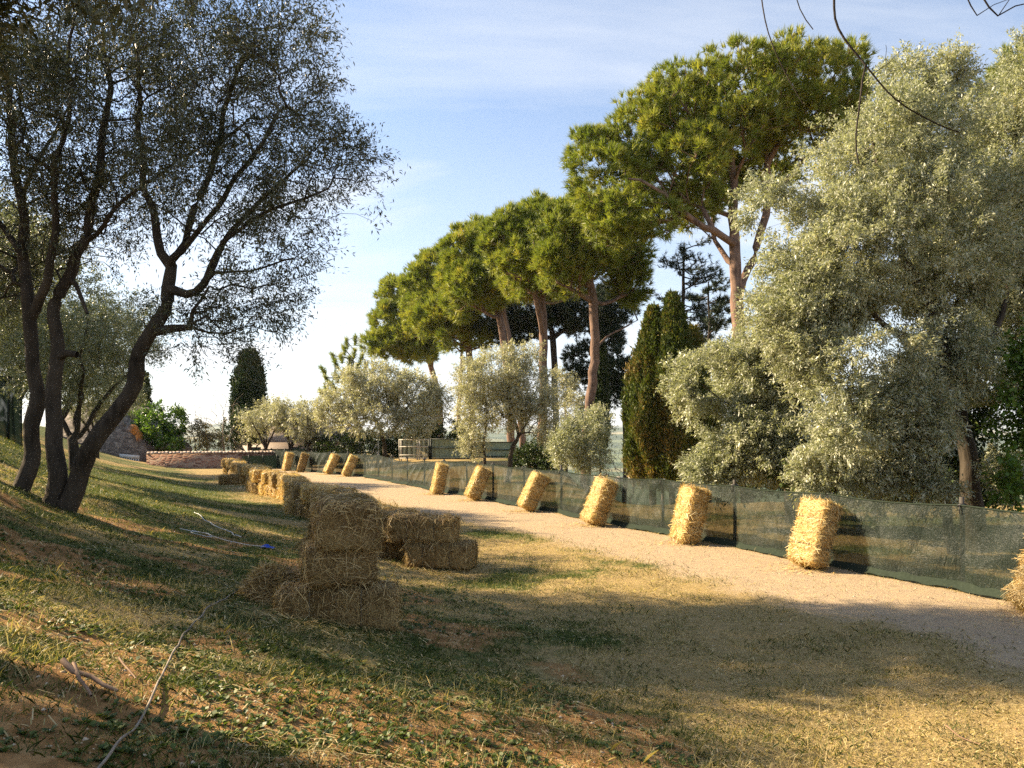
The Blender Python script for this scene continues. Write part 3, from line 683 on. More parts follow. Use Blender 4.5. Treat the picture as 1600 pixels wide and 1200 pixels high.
def wood(chains, name, mat, parent, minr=0.0, rough=.0, flare=None):
    Vs, Fs, n = [], [], 0
    for pts, rr in chains:
        if rr.max() < minr or len(pts) < 2: continue
        k = 10 if rr[0] > .05 else (5 if rr[0] > .012 else 3)
        V, F = tube(pts, rr, k)
        if rough and rr[0] > .04:
            V3 = V.reshape(len(pts), k, 3); c = pts[:, None]; f = 1 + rough * (fbm(V3[..., 0] * 9, V3[..., 1] * 9, V3[..., 2] * 4, 3, 2)[..., None] - .5) * 2
            V = (c + (V3 - c) * f).reshape(-1, 3)
        Vs.append(V); Fs.append(F + n); n += len(V)
    return mesh_obj(name, np.concatenate(Vs), np.concatenate(Fs), mat, parent, None, True)
def leaves(T, D, per, tw, L, W, seed, spread=.8, droop=.0, name='crown', mat='olive', parent=None, tmix=.5):
    r = np.random.default_rng(seed); n = len(T) * per
    ti = np.repeat(np.arange(len(T)), per); u = r.random((n, 1))
    d = D[ti]; b = T[ti] + d * (u - .55) * tw + r.normal(0, 1, (n, 3)) * tw * .10
    ld_ = unit(d * .75 + r.normal(0, 1, (n, 3)) * spread + np.array([0, 0, -droop]))
    nr = unit(np.cross(ld_, r.normal(0, 1, (n, 3)))); nr = unit(nr + np.array([0, 0, .5]) * np.sign(nr[:, 2:3]))
    sd = unit(np.cross(ld_, nr)); l = L * (.65 + .7 * r.random((n, 1))); w = W * (.7 + .6 * r.random((n, 1))) * .5
    V = np.stack([b, b + ld_ * l * .45 + sd * w, b + ld_ * l - np.array([0, 0, .12]) * l, b + ld_ * l * .45 - sd * w], 1).reshape(-1, 3)
    puff = vnoise(T[:, 0] * 1.3, T[:, 1] * 1.3, T[:, 2] * 1.3, seed)[ti]
    tip_ = r.random(len(T))[ti]
    tint = np.clip(tmix * (.5 * r.random(n) + .5 * tip_) + (1 - tmix) * puff + .14 * r.normal(0, 1, n), 0, 1)
    return mesh_obj(name, V, np.arange(4 * n).reshape(-1, 4), mat, parent, np.repeat(tint, 4))
def needles(T, D, per, L, W, seed, spread=.55, name='crown', mat='pine', parent=None):
    r = np.random.default_rng(seed); n = len(T) * per; ti = np.repeat(np.arange(len(T)), per)
    d = D[ti]; ld_ = unit(d * .7 + np.array([0, 0, .35]) + r.normal(0, 1, (n, 3)) * spread); l = L * (.6 + .7 * r.random((n, 1)))
    b = T[ti] + r.normal(0, 1, (n, 3)) * L * .12; sd = unit(np.cross(ld_, r.normal(0, 1, (n, 3)))) * W * .5
    V = np.stack([b - sd, b + sd, b + ld_ * l], 1).reshape(-1, 3)
    puff = vnoise(T[:, 0] * .9, T[:, 1] * .9, T[:, 2] * .9, seed)[ti]
    tip_ = r.random(len(T))[ti]
    tint = np.clip(.12 * r.random(n) + .55 * tip_ + .5 * (puff - .1), 0, 1)
    return mesh_obj(name, V, np.arange(3 * n).reshape(-1, 3), mat, parent, np.repeat(tint, 3))
def rebase(root, x, y, z=None):
    """put the Empty at the foot of the tree and keep the meshes where they are"""
    z = G(x, y) if z is None else z
    root.location = (x, y, z)
    for ch in root.children: ch.data.transform(Matrix.Translation((-x, -y, -z)))
def PX(*a): return [P(*q) for q in a]
def down(p, extra=.25):                            # carry a trunk foot down into the ground
    return np.array([p[0], p[1], G(p[0], p[1]) - extra])
def tree(name, label, cat, limbs, ells, n_puff, rad, per_puff, per_tip, leaf, seed, mat, bark, group=None, tw=.3, needle=False,
         bf=.3, seg=.3, rtip=.004, shell=.4, every=2, up=.25, cut=None, flat=1.0, minr=0, droop=0, spread=.8, wood_rough=.12, wob=.05, pw=.45):
    root = thing(name, label, cat, group=group)
    T, D = puffs(ells, n_puff, rad, per_puff, seed, shell, up, cut, flat)
    ch = grow(limbs, T, D, bf, seg, rtip, pw, wob, seed, every)
    wood(ch, 'trunk', bark, root, minr, wood_rough)
    if needle: needles(T, D, per_tip, leaf[0], leaf[1], seed + 1, spread, 'crown', mat, root)
    else: leaves(T, D, per_tip, tw, leaf[0], leaf[1], seed + 1, spread, droop, 'crown', mat, root)
    f = limbs[0][0][0]; rebase(root, f[0], f[1])
    return root
def F0(X, d, dz=.2):                               # foot on the ground under photo column X at distance d
    x = (X - CX) / FX * d; return np.array([x, d, G(x, d) - dz])

# left foreground olives, their leaves coloured dark as if seen against the light
LGp = 'dark olive trees on the grassy bank at the left'
tA = tree('olive_tree', 'dark olive at far left, its single trunk nearly upright on the bank', 'olive tree',
     [([F0(32, 10.0)] + PX((38, 730, 10), (42, 660, 10), (50, 600, 10), (54, 540, 10), (50, 480, 10), (40, 410, 10.1), (28, 320, 10.3), (15, 200, 10.5), (8, 60, 10.8)), .115, .03),
      (PX((52, 500, 10), (72, 440, 9.8), (84, 360, 9.7), (92, 260, 9.6), (104, 140, 9.6), (110, 20, 9.6)), .065, .015),
      (PX((40, 410, 10.1), (5, 350, 10.3), (-40, 280, 10.6)), .05, .015),
      (PX((28, 320, 10.3), (70, 250, 10.8), (110, 160, 11.2)), .04, .012)],
     [E(20, 330, 10.3, 150, 110, 1.5), E(60, 180, 10.0, 150, 130, 1.6), E(-60, 160, 10.5, 150, 200, 1.8), E(60, 30, 10.2, 150, 120, 1.6), E(-40, 440, 10.6, 110, 80, 1.0)],
     210, .42, 10, 30, (.062, .0165), 201, 'olive_backlit', 'bark', LGp, tw=.34, bf=.25, seg=.22, every=1, rtip=.0035)
tB = tree('olive_tree', 'dark twin stemmed olive on the bank, one stem upright and one leaning right', 'olive tree',
     [([F0(88, 9.9)] + PX((88, 720, 9.9), (84, 650, 9.9), (82, 590, 9.9), (90, 540, 9.9), (78, 495, 9.9), (86, 450, 9.9), (110, 430, 9.9), (132, 370, 9.9), (150, 290, 10), (162, 200, 10), (168, 80, 10.2)), .125, .03),
      (PX((86, 555, 9.9), (112, 560, 9.8), (120, 558, 9.8)), .055, .04),
      (PX((108, 432, 9.9), (128, 472, 9.8), (134, 490, 9.8)), .04, .02),
      ([F0(92, 9.85)] + PX((105, 760, 9.8), (132, 715, 9.7), (165, 672, 9.65), (196, 625, 9.6), (218, 575, 9.6), (240, 520, 9.6), (258, 465, 9.6), (266, 412, 9.6)), .132, .075),
      (PX((236, 520, 9.6), (262, 505, 9.55), (290, 513, 9.5)), .055, .045),
      (PX((262, 455, 9.6), (290, 466, 9.5), (308, 458, 9.5), (320, 435, 9.5), (336, 400, 9.5), (372, 345, 9.4), (430, 290, 9.3), (490, 245, 9.2)), .06, .015),
      (PX((290, 513, 9.5), (315, 460, 9.45), (322, 440, 9.4)), .018, .012),
      (PX((320, 435, 9.5), (380, 420, 9.4), (450, 405, 9.2)), .022, .008),
      (PX((266, 412, 9.6), (250, 370, 9.6), (236, 320, 9.6), (226, 260, 9.6), (218, 190, 9.7), (214, 60, 9.8)), .06, .02),
      (PX((266, 412, 9.6), (285, 385, 9.6), (318, 345, 9.5), (360, 300, 9.4), (405, 235, 9.3), (440, 170, 9.3)), .045, .012),
      (PX((285, 390, 9.6), (305, 330, 9.8), (330, 270, 9.9), (350, 190, 10), (380, 90, 10)), .04, .012),
      (PX((132, 370, 9.9), (190, 320, 9.8), (250, 270, 9.7), (330, 225, 9.6)), .035, .01),
      (PX((322, 437, 9.5), (350, 370, 9.3), (420, 330, 9.1), (520, 290, 9.0)), .028, .008)],
     [E(200, 180, 10.0, 130, 150, 1.7), E(330, 120, 9.7, 120, 130, 1.6), E(430, 130, 9.5, 100, 110, 1.3), E(330, 290, 9.6, 130, 110, 1.4), E(460, 250, 9.4, 100, 90, 1.2),
      E(550, 255, 9.2, 58, 55, .6), E(440, 370, 9.3, 75, 75, 1.0), E(395, 465, 9.4, 95, 70, .9), E(310, 520, 9.6, 80, 45, .8), E(240, 30, 10, 140, 90, 1.6), E(450, 40, 9.7, 70, 60, 1), E(140, 330, 10.2, 90, 100, 1.3), E(370, 560, 9.4, 30, 26, .35)],
     390, .44, 10, 24, (.062, .0155), 203, 'olive_backlit', 'bark', LGp, tw=.36, bf=.22, seg=.22, every=1, rtip=.0034, shell=.3)
# olive beside the photographer whose boughs hang into the top left
tC = tree('olive_tree', 'nearest olive, its overhanging boughs of larger leaves filling the top left corner', 'olive tree',
     [([F0(-1150, 4.6), (-7.4, 4.7, 3.6), (-6.9, 4.8, 4.4), (-6.0, 4.9, 5.0), (-4.6, 4.9, 5.2), (-3.2, 4.8, 5.1)], .18, .03),
      ([(-6.0, 4.9, 5.0), (-4.4, 4.4, 5.4), (-2.8, 4.2, 5.0), (-1.9, 4.2, 4.55)], .05, .008),
      ([(-6.9, 4.8, 4.4), (-7.6, 5.2, 5.2), (-7.9, 5.3, 6.0)], .08, .02), ([(-6.9, 4.8, 4.4), (-8.2, 4.2, 5.4), (-9.0, 3.9, 6.2)], .08, .02)],
     [(np.array([-2.9, 4.5, 4.75]), np.array([.85, .5, .50])), (np.array([-2.0, 4.4, 4.60]), np.array([.55, .4, .28])), (np.array([-3.6, 4.6, 4.5]), np.array([.6, .5, .6])), (np.array([-4.6, 4.8, 5.2]), np.array([1.2, .8, .8])),
      (np.array([-7.4, 4.1, 5.0]), np.array([1.5, 1.0, 1.0])), (np.array([-8.8, 4.2, 5.5]), np.array([1.4, 1.2, 1.2]))],
     230, .36, 9, 24, (.080, .021), 205, 'olive_backlit', 'bark', LGp, tw=.30, bf=.25, seg=.2, every=1, rtip=.0032)

def scaled_copy(src, name, label, x, y, rz, sc, group=None, cat=None):
    o = copy_tree(src); o.name = name; o.location = (x, y, G(x, y)); o.rotation_euler = (0, 0, rz); o.scale = (sc, sc, sc)
    o['label'] = label
    if group: o['group'] = group
    if cat: o['category'] = cat
    return o
# background olive used for the grove at the left
def grove_olive(seed, label, X, d, group, mat='olive', width=2.2, hgt=4.3, n=120, per=26, L=(.07, .02), bark='bark', fork=None, low=1.1, name='olive_tree', cat='olive tree', ph=.45):
    f = F0(X, d); x, y = f[0], f[1]; z = G(x, y); r = np.random.default_rng(seed)
    limbs = [([f, (x + .1, y, z + .5), (x - .05, y, z + low)], .16, .12)]
    for k in range(4):
        a = k * 1.57 + r.random(); q = np.array([math.cos(a), math.sin(a), 0]) * width * .55
        limbs.append(([(x - .05, y, z + low), np.array([x, y, z + low + .25 * hgt]) + q * .45, np.array([x, y, z + .62 * hgt]) + q, np.array([x, y, z + .82 * hgt]) + q * 1.3], .075, .02))
    el = [(np.array([x, y, z + hgt * .66]), np.array([width * .9, width * .9, hgt * .33]))]
    for k in range(5):
        a = k * 1.256 + r.random(); el.append((np.array([x + math.cos(a) * width * .55, y + math.sin(a) * width * .55, z + hgt * (.50 + .3 * r.random())]), np.array([width * .55, width * .55, hgt * .24])))
    return tree(name, label, cat, limbs, el, n, ph, 8, per, L, seed, mat, bark, group, tw=.35, every=3, seg=.35)
GL = 'olives of the shady grove behind the left bank'
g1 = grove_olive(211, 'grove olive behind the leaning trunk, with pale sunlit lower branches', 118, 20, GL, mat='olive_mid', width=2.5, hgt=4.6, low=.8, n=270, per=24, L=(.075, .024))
scaled_copy(g1, 'olive_tree', 'grove olive just behind the twin stemmed tree, crown against the stone gable', (20 - CX) / FX * 30, 30, 1.3, 1.2)
scaled_copy(g1, 'olive_tree', 'grove olive above the dark green screen at far left', (-60 - CX) / FX * 20, 20, 2.6, 1.4)
scaled_copy(g1, 'olive_tree', 'grove olive farthest back, its top seen high between the dark trunks', (90 - CX) / FX * 31, 31, 4.0, 1.45)
# trees on the bank left of the picture (they throw the shade over the foreground)
OG = 'olives on the bank just outside the left edge of the picture'
scaled_copy(tA, 'olive_tree', 'olive on the bank outside the left edge of the picture, level with the hay stack', -10.6, 9.9, 2.1, .78, OG)
scaled_copy(g1, 'olive_tree', 'dense low olive on the bank outside the left edge of the picture, beside the sticks', -9.6, 8.75, 4.4, .9, OG)
scaled_copy(g1, 'olive_tree', 'grove olive at the left edge, close behind the upright dark trunk', -9.9, 13.4, 0.5, .85, GL)
scaled_copy(g1, 'olive_tree', 'grove olive between the leaning trunk and the stone gable, dense low crown', (150 - CX) / FX * 36, 36, 3.3, .95, GL)
for k_, (src_, x_, y_, rz_, sc_, lab_) in enumerate([(tA, -12.5, 11.5, 3.1, 1.0, 'tall olive outside the picture at left, level with the dark trunks')]):
    scaled_copy(src_, 'olive_tree', lab_, x_, y_, rz_, sc_, OG)
# right: large silvery olives behind the fence
RG = 'silvery olives behind the netting on the right'
tree('olive_tree', 'largest silvery olive on the right, forked trunk behind the netting', 'olive tree',
     [([F0(1525, 12.6)] + PX((1515, 760, 12.6), (1508, 690, 12.6), (1492, 640, 12.6), (1478, 560, 12.6), (1450, 480, 12.6), (1410, 380, 12.6), (1380, 280, 12.6), (1360, 200, 12.6)), .19, .02),
      ([F0(1496, 12.3)] + PX((1480, 780, 12.3), (1462, 745, 12.2), (1438, 720, 12.1), (1405, 690, 12.0), (1360, 670, 11.8)), .10, .02),
      (PX((1492, 640, 12.6), (1540, 560, 12.8), (1575, 470, 13), (1600, 380, 13.2)), .10, .02),
      (PX((1478, 560, 12.6), (1400, 510, 12.3), (1330, 460, 12.1), (1260, 400, 12)), .07, .015),
      (PX((1450, 480, 12.6), (1480, 380, 12.9), (1490, 260, 13), (1488, 150, 13)), .05, .012),
      (PX((1405, 690, 12.0), (1340, 640, 12), (1280, 600, 12)), .04, .01)],
     [E(1350, 260, 12.6, 105, 115, 1.5), E(1430, 230, 12.8, 90, 110, 1.4), E(1285, 410, 12.2, 115, 130, 1.5), E(1400, 400, 12.4, 150, 150, 1.7), E(1240, 500, 12.1, 85, 90, 1.0),
      E(1345, 560, 11.9, 130, 110, 1.4), E(1290, 660, 11.8, 105, 85, 1.0), E(1410, 660, 11.7, 80, 80, .7), E(1500, 380, 12.9, 110, 130, 1.5), E(1488, 130, 13, 38, 55, .4), E(1425, 120, 13, 42, 42, .5), E(1195, 320, 12.4, 42, 48, .5), E(1330, 735, 11.9, 120, 40, .5), E(1480, 560, 12.2, 80, 80, .8), E(1560, 620, 13.4, 50, 70, .5), E(1530, 700, 13.5, 70, 55, .5), E(1450, 600, 13.2, 80, 80, .6), E(1390, 740, 12.2, 90, 34, .5), E(1450, 765, 11.9, 55, 26, .35), E(1545, 740, 12.2, 42, 40, .35)],
     1050, .36, 11, 42, (.068, .020), 221, 'olive', 'bark', RG, tw=.30, seg=.28, every=3, rtip=.004, shell=.5, cut=(.95, .37))
tree('olive_tree', 'lower silvery olive between the brown cypresses and the largest olive', 'olive tree',
     [([F0(1235, 16.5)] + PX((1230, 740, 16.5), (1215, 680, 16.5), (1190, 620, 16.5), (1160, 560, 16.5)), .13, .03), (PX((1215, 680, 16.5), (1150, 640, 16.3), (1100, 600, 16.2)), .05, .01)],
     [E(1150, 590, 16.5, 70, 70, 1.3), E(1090, 610, 16.2, 42, 55, .8), E(1210, 580, 16.5, 80, 100, 1.4), E(1160, 680, 16.0, 75, 50, 1), E(1230, 700, 15.6, 100, 60, 1.0), E(1120, 740, 15.6, 60, 30, .5), E(1060, 590, 16.4, 16, 20, .3)],
     480, .38, 11, 40, (.078, .024), 223, 'olive', 'bark', RG, tw=.32, seg=.3, every=3, shell=.5, cut=(.95, .37))
tree('olive_tree', 'tall silvery olive cut by the right edge of the picture', 'olive tree',
     [([F0(1665, 14.5)] + PX((1650, 700, 14.5), (1630, 560, 14.5), (1600, 430, 14.5), (1585, 300, 14.5), (1590, 160, 14.5)), .2, .02), (PX((1600, 430, 14.5), (1540, 330, 14.2), (1500, 260, 14)), .06, .012)],
     [E(1570, 250, 14.4, 75, 100, 1.4), E(1615, 130, 14.4, 60, 90, 1.3), E(1540, 350, 14.2, 85, 110, 1.4), E(1620, 380, 14.2, 90, 130, 1.5), E(1590, 500, 14.0, 80, 60, 1.0)],
     520, .40, 11, 42, (.070, .021), 225, 'olive', 'bark', RG, tw=.32, seg=.3, every=3, shell=.5, cut=(.95, .37))
tree('leafy_tree', 'bright green broad leaved tree at the right edge, behind the netting', 'tree',
     [([F0(1650, 11.6)] + PX((1640, 700, 11.6), (1625, 600, 11.6), (1615, 500, 11.6)), .08, .02)],
     [E(1605, 650, 11.5, 45, 70, .6), E(1590, 745, 11.3, 34, 50, .45), E(1600, 560, 11.6, 32, 40, .5), E(1640, 600, 11.6, 50, 120, .7)],
     60, .30, 9, 16, (.07, .055), 227, 'leafy', 'bark', tw=.3, spread=.9)

# middle distance, beyond the fence
MG = 'grey green olives beyond the far part of the fence'
tree('olive_tree', 'wide grey green olive left of the gate, over the dark hedge', 'olive tree',
     [([F0(600, 42)] + PX((600, 690, 42), (590, 660, 42), (570, 625, 42)), .16, .05), (PX((600, 690, 42), (630, 650, 42), (650, 610, 42)), .08, .03)],
     [E(545, 615, 42, 45, 42, 2), E(595, 605, 42, 55, 42, 2), E(645, 620, 42, 48, 45, 2), E(520, 645, 42, 26, 34, 1), E(580, 655, 41, 60, 28, 1.5), E(650, 665, 41, 36, 20, 1.2), E(680, 630, 42, 25, 30, 1)],
     260, .6, 9, 20, (.15, .05), 231, 'olive_far', 'bark', MG, tw=.45, seg=.6, every=3, rtip=.008, shell=.55)
tree('olive_tree', 'rounded silvery olive with crooked trunk standing in front of the green panels', 'olive tree',
     [([F0(793, 31)] + PX((796, 715, 31), (800, 698, 31), (812, 680, 31), (804, 655, 31), (790, 620, 31)), .12, .04), ([F0(757, 31.2)] + PX((756, 700, 31.2), (760, 670, 31.2), (762, 630, 31.2)), .09, .03),
      (PX((800, 698, 31), (812, 686, 31), (822, 665, 31), (832, 640, 31)), .08, .02)],
     [E(775, 590, 31, 62, 42, 1.5), E(820, 610, 31, 55, 50, 1.5), E(735, 600, 31, 36, 42, 1.1), E(845, 655, 31, 38, 42, 1.1), E(740, 655, 31, 36, 40, 1), E(785, 640, 31, 55, 38, 1.3), E(738, 695, 31, 22, 20, .5), E(815, 555, 31, 40, 22, .7)],
     300, .42, 9, 22, (.10, .034), 233, 'olive_far', 'bark', MG, tw=.40, seg=.4, every=3, rtip=.006, shell=.5)
tree('olive_tree', 'small bushy olive at the foot of the tall pine trunk, behind the netting', 'olive tree',
     [([F0(915, 27)] + PX((915, 715, 27), (912, 690, 27)), .10, .04)],
     [E(910, 680, 27, 40, 42, 1), E(935, 665, 27, 25, 30, .8), E(885, 700, 26.6, 30, 34, .8), E(925, 715, 26.6, 34, 28, .8)],
     130, .34, 9, 24, (.085, .028), 235, 'olive', 'bark', MG, tw=.36, seg=.3, every=3, shell=.5)
tree('olive_tree', 'pale faint olive top seen right of the rounded olive', 'olive tree',
     [([F0(885, 44)] + PX((885, 700, 44), (885, 640, 44)), .12, .05)],
     [E(880, 605, 44, 26, 34, 1.2), E(895, 640, 44, 28, 36, 1.2)],
     70, .5, 8, 18, (.14, .045), 237, 'olive_far', 'bark', MG, tw=.45, every=3, cut=(.9, .42))
for sd, X, d, w, lab in ((241, 415, 47, 1.65, 'small grey olive nearest the far wall, left of the others'), (243, 455, 46, 1.5, 'small grey olive behind the far corner of the netting, between two others'), (245, 484, 45, 1.35, 'small grey olive right of the far corner of the netting')):
    grove_olive(sd, lab, X, d, 'small olives by the far corner of the fence', 'olive_far', width=w, hgt=4.2, n=70, per=16, L=(.14, .045), low=1.0, ph=.5)
def bush(name, label, cat, ells, n, rad, per, leaf, seed, mat, group=None, foot=None, bark='bark', **k):
    c = ells[0][0]; f = np.array([c[0], c[1], G(c[0], c[1]) - .1]); top = np.array([c[0], c[1], c[2]])
    return tree(name, label, cat, [([f, (f + top) / 2 + [.05, 0, 0], top], .06, .02)], ells, n, rad, 8, per, leaf, seed, mat, bark, group, **({'tw': .3, 'every': 4, 'seg': .5, 'shell': .55} | k))
bush('hedge_bush', 'dark green hedge under the wide olive, left of the white braced post', 'bush', [E(545, 698, 44, 55, 24, 1.5), E(500, 700, 45, 34, 18, 1.2), E(575, 698, 49, 40, 24, 1.2), E(610, 700, 50, 30, 26, 1.2), E(640, 698, 50, 50, 30, 1)], 170, .5, 16, (.14, .07), 251, 'hedge')
bush('hedge_bush', 'dark hedge between the two large olives, above the gate', 'bush', [E(668, 650, 50, 24, 50, 1.4), E(700, 675, 50, 30, 24, 1.2), E(655, 680, 50, 30, 25, 1)], 100, .5, 16, (.15, .08), 253, 'hedge')
bush('hedge_bush', 'dark low hedge right of the green panels', 'bush', [E(838, 712, 36, 28, 22, 1), E(815, 716, 37, 20, 16, .8), E(862, 720, 35, 16, 16, .7)], 70, .42, 16, (.12, .06), 255, 'hedge')
bush('green_shrub', 'bright green shrub showing over the left end of the brick wall', 'shrub', [E(245, 672, 47, 32, 30, 1.4), E(275, 665, 48, 18, 34, 1), E(215, 665, 48, 22, 26, 1), E(268, 698, 46, 22, 14, .7), E(240, 640, 48, 16, 12, .6)], 110, .45, 12, (.15, .085), 257, 'leafy')
bush('dry_shrub', 'brownish shrub showing above the brick wall, middle', 'shrub', [E(305, 686, 48, 26, 22, 1.2), E(335, 694, 48, 18, 16, 1), E(312, 668, 48, 9, 14, .5)], 60, .45, 12, (.11, .05), 259, 'dry_leaf')
bush('dark_shrub', 'dark shrub under the solitary cypress', 'shrub', [E(362, 680, 52, 20, 30, 1.0), E(380, 660, 53, 18, 26, 1)], 55, .5, 14, (.14, .07), 261, 'hedge')
bush('dark_shrub', 'dark undergrowth behind the netting between cypresses and largest olive', 'shrub', [E(1290, 740, 15.0, 90, 42, .5), E(1180, 745, 18, 70, 30, .6), E(1400, 765, 13.6, 90, 34, .4), E(1420, 700, 14.2, 60, 60, .4), E(1540, 750, 13.8, 70, 50, .4), E(1500, 660, 15, 60, 70, .5)], 230, .4, 16, (.09, .05), 263, 'hedge')
# bare deciduous trees by the far wall
def bare_tree(label, X, d, hgt, spread, seed, rt=.008, n=110, group=None, trunk=.06):
    f = F0(X, d); z = f[2]; x = f[0]; r = np.random.default_rng(seed)
    root = thing('bare_tree', label, 'bare tree', group=group)
    q = unit(r.normal(0, 1, (n, 3))) * r.random((n, 1)) ** .5 * np.array([spread, spread * .7, hgt * .36]) + np.array([x - .3 * spread, d, z + hgt * .66]); D = unit(q - np.array([x, d, z + hgt * .2]))
    wood(grow([([f, (x + .05, d, z + hgt * .15), (x - .1, d, z + hgt * .32)], trunk, trunk * .7)], q, D, .45, .4, rt, .42, .09, seed, 1), 'trunk', 'bark_pale', root)
    rebase(root, x, d)
bare_tree('bare twiggy tree with forked pale trunk above the brick wall', 352, 48, 5.6, 2.4, 271, trunk=.09)
bare_tree('thin bare sapling showing over the brick wall, left of the forked one', 322, 50, 4.8, 1.3, 273, n=60, group=None)
bare_tree('bare pale stems right of the forked bare tree, under the cypress', 372, 47, 3.4, 1.0, 275, n=50)
bare_tree('low bare tree with thin drooping twigs between small olive and cypresses', 985, 30, 3.4, 1.3, 277, rt=.007, n=60)

# umbrella pines
PG = 'umbrella pines in the row beyond the fence'
tree('umbrella_pine', 'tallest umbrella pine, broad crown rising above the silvery olives', 'pine',
     [([F0(1168, 29)] + PX((1166, 720, 29), (1158, 600, 29), (1150, 480, 29), (1149, 400, 29), (1145, 320, 29), (1143, 250, 29), (1138, 190, 29)), .21, .07),
      (PX((1150, 470, 29), (1180, 400, 29.5), (1197, 330, 29.6), (1199, 260, 29.6), (1196, 180, 29.6)), .17, .06),
      (PX((1152, 385, 29), (1115, 360, 28), (1080, 340, 27.4), (1045, 312, 27), (1000, 280, 26.8)), .15, .05),
      (PX((1150, 420, 29), (1130, 400, 29.5), (1115, 375, 30), (1110, 320, 30.5)), .13, .05),
      (PX((1145, 315, 29), (1095, 300, 30), (1040, 260, 31), (990, 225, 31)), .09, .03),
      (PX((1198, 300, 29.6), (1235, 280, 29.6), (1270, 230, 29.6)), .12, .04),
      (PX((1143, 250, 29), (1090, 200, 28), (1060, 150, 28)), .08, .03), (PX((1199, 250, 29.6), (1240, 190, 29), (1270, 130, 29)), .08, .03)],
     [E(915, 240, 28.6, 34, 44, 1.4), E(925, 300, 28.4, 34, 44, 1.4), E(960, 362, 28, 38, 26, 1.5), E(1085, 325, 29, 60, 34, 2), E(1020, 345, 27.6, 50, 40, 1.8), E(965, 335, 28, 45, 45, 1.8), E(1110, 285, 31, 80, 45, 2), E(1190, 265, 32, 70, 40, 2), E(955, 267.44, 28.5, 65, 76, 2), E(1000, 216.96, 29, 67, 71, 2.6), E(1060, 177.8, 29, 78, 79, 3.2), E(1140, 158, 29, 90, 78, 3.6), E(1220, 150, 29, 87, 72, 3.6), E(1290, 147.2, 29.2, 65, 73, 3), E(990, 325.76, 28, 54, 59, 1.8), E(935, 324.32, 28.3, 34, 44, 1.2), E(1080, 255.04, 28, 73, 51, 2.5), E(1260, 199.8, 29, 78, 49, 2.5), E(1150, 214.2, 28.5, 78, 43, 3), E(1315, 195.04, 29.5, 36, 51, 1.5)],
     1250, .44, 10, 19, (.26, .032), 301, 'pine', 'pinebark', PG, needle=True, seg=.7, every=3, rtip=.012, shell=.35, up=.5, flat=.75, spread=.42, cut=(.8, .30), wood_rough=.1, bf=.35, pw=.42)
tree('umbrella_pine', 'umbrella pine with tall bare red trunk, nearest of the row', 'pine',
     [([F0(915, 39)] + PX((917, 690, 39), (920, 640, 39), (923, 600, 39), (930, 565, 39), (930, 520, 39), (925, 470, 39), (921, 430, 39), (915, 380, 39)), .30, .12),
      (PX((923, 465, 39), (900, 455, 38), (870, 440, 37)), .12, .04), (PX((925, 480, 39), (960, 470, 40), (1000, 450, 41)), .11, .04), (PX((921, 435, 39), (945, 400, 39), (965, 370, 39)), .12, .04),
      (PX((928, 540, 39), (960, 520, 41), (995, 500, 42)), .07, .02)],
     [E(876, 400, 41, 34, 66, 2.5), E(895, 435, 38.5, 55, 30, 3), E(905, 349.8, 38, 47, 49, 2.4), E(870, 365.04, 37.5, 47, 51, 2.2), E(945, 349.56, 39, 50, 46, 2.6), E(975, 390.04, 40, 47, 51, 2.5), E(925, 398.84, 38, 54, 39, 2.6), E(985, 444.32, 41, 34, 44, 1.8), E(870, 408.6, 37, 38, 37, 1.5)],
     900, .48, 9, 18, (.31, .040), 303, 'pine', 'pinebark', PG, needle=True, seg=.9, every=3, rtip=.014, shell=.35, up=.5, flat=.75, spread=.42, cut=(.75, .36), pw=.42)
tree('umbrella_pine', 'umbrella pine second in the row, trunk showing above the rounded olive', 'pine',
     [([F0(846, 45)] + PX((848, 640, 45), (848, 560, 45), (850, 500, 45), (847, 450, 45), (842, 400, 45)), .25, .10), (PX((849, 520, 45), (838, 490, 44), (836, 460, 43.6)), .13, .05), (PX((848, 460, 45), (810, 440, 43), (785, 420, 42)), .11, .04), (PX((848, 480, 45), (880, 470, 46), (905, 455, 47)), .09, .04)],
     [E(835, 445, 45, 55, 30, 3), E(808, 420, 47, 32, 56, 2.5), E(840, 354.56, 44, 54, 46, 2.6), E(800, 369.56, 43, 47, 46, 2.2), E(870, 374.56, 45, 45, 46, 2.6), E(820, 414.56, 43, 56, 46, 2.6), E(860, 433.12, 45, 47, 32, 2.5), E(775, 389.8, 43, 29, 49, 1.4)],
     850, .54, 9, 18, (.35, .045), 305, 'pine', 'pinebark', PG, needle=True, seg=1.0, every=3, rtip=.015, shell=.35, up=.5, flat=.75, spread=.42, cut=(.75, .36), pw=.42)
tree('umbrella_pine', 'umbrella pine with two slanting trunks, middle of the row, yellowish top', 'pine',
     [([F0(800, 53)] + PX((795, 600, 53), (788, 540, 53), (780, 490, 53), (770, 450, 53), (760, 410, 53)), .30, .12), ([F0(818, 52)] + PX((812, 620, 52), (802, 560, 52), (792, 510, 52), (784, 470, 52), (790, 420, 52)), .26, .1), (PX((782, 500, 53), (740, 480, 51), (715, 465, 50)), .1, .04)],
     [E(740, 465, 52, 50, 28, 3), E(712, 450, 56, 28, 60, 2.5), E(780, 455, 52, 40, 34, 3), E(755, 379.08, 52, 47, 41, 2.6), E(725, 399.8, 52, 40, 49, 2.4), E(785, 389.32, 52, 34, 44, 2.2), E(735, 444.56, 51, 47, 46, 2.6), E(775, 444.08, 51, 47, 41, 2.6), E(705, 434.08, 52, 25, 41, 1.5)],
     720, .60, 9, 18, (.40, .052), 307, 'pine', 'pinebark', PG, needle=True, seg=1.1, every=3, rtip=.016, shell=.35, up=.5, flat=.75, spread=.42, cut=(.75, .36), pw=.42)
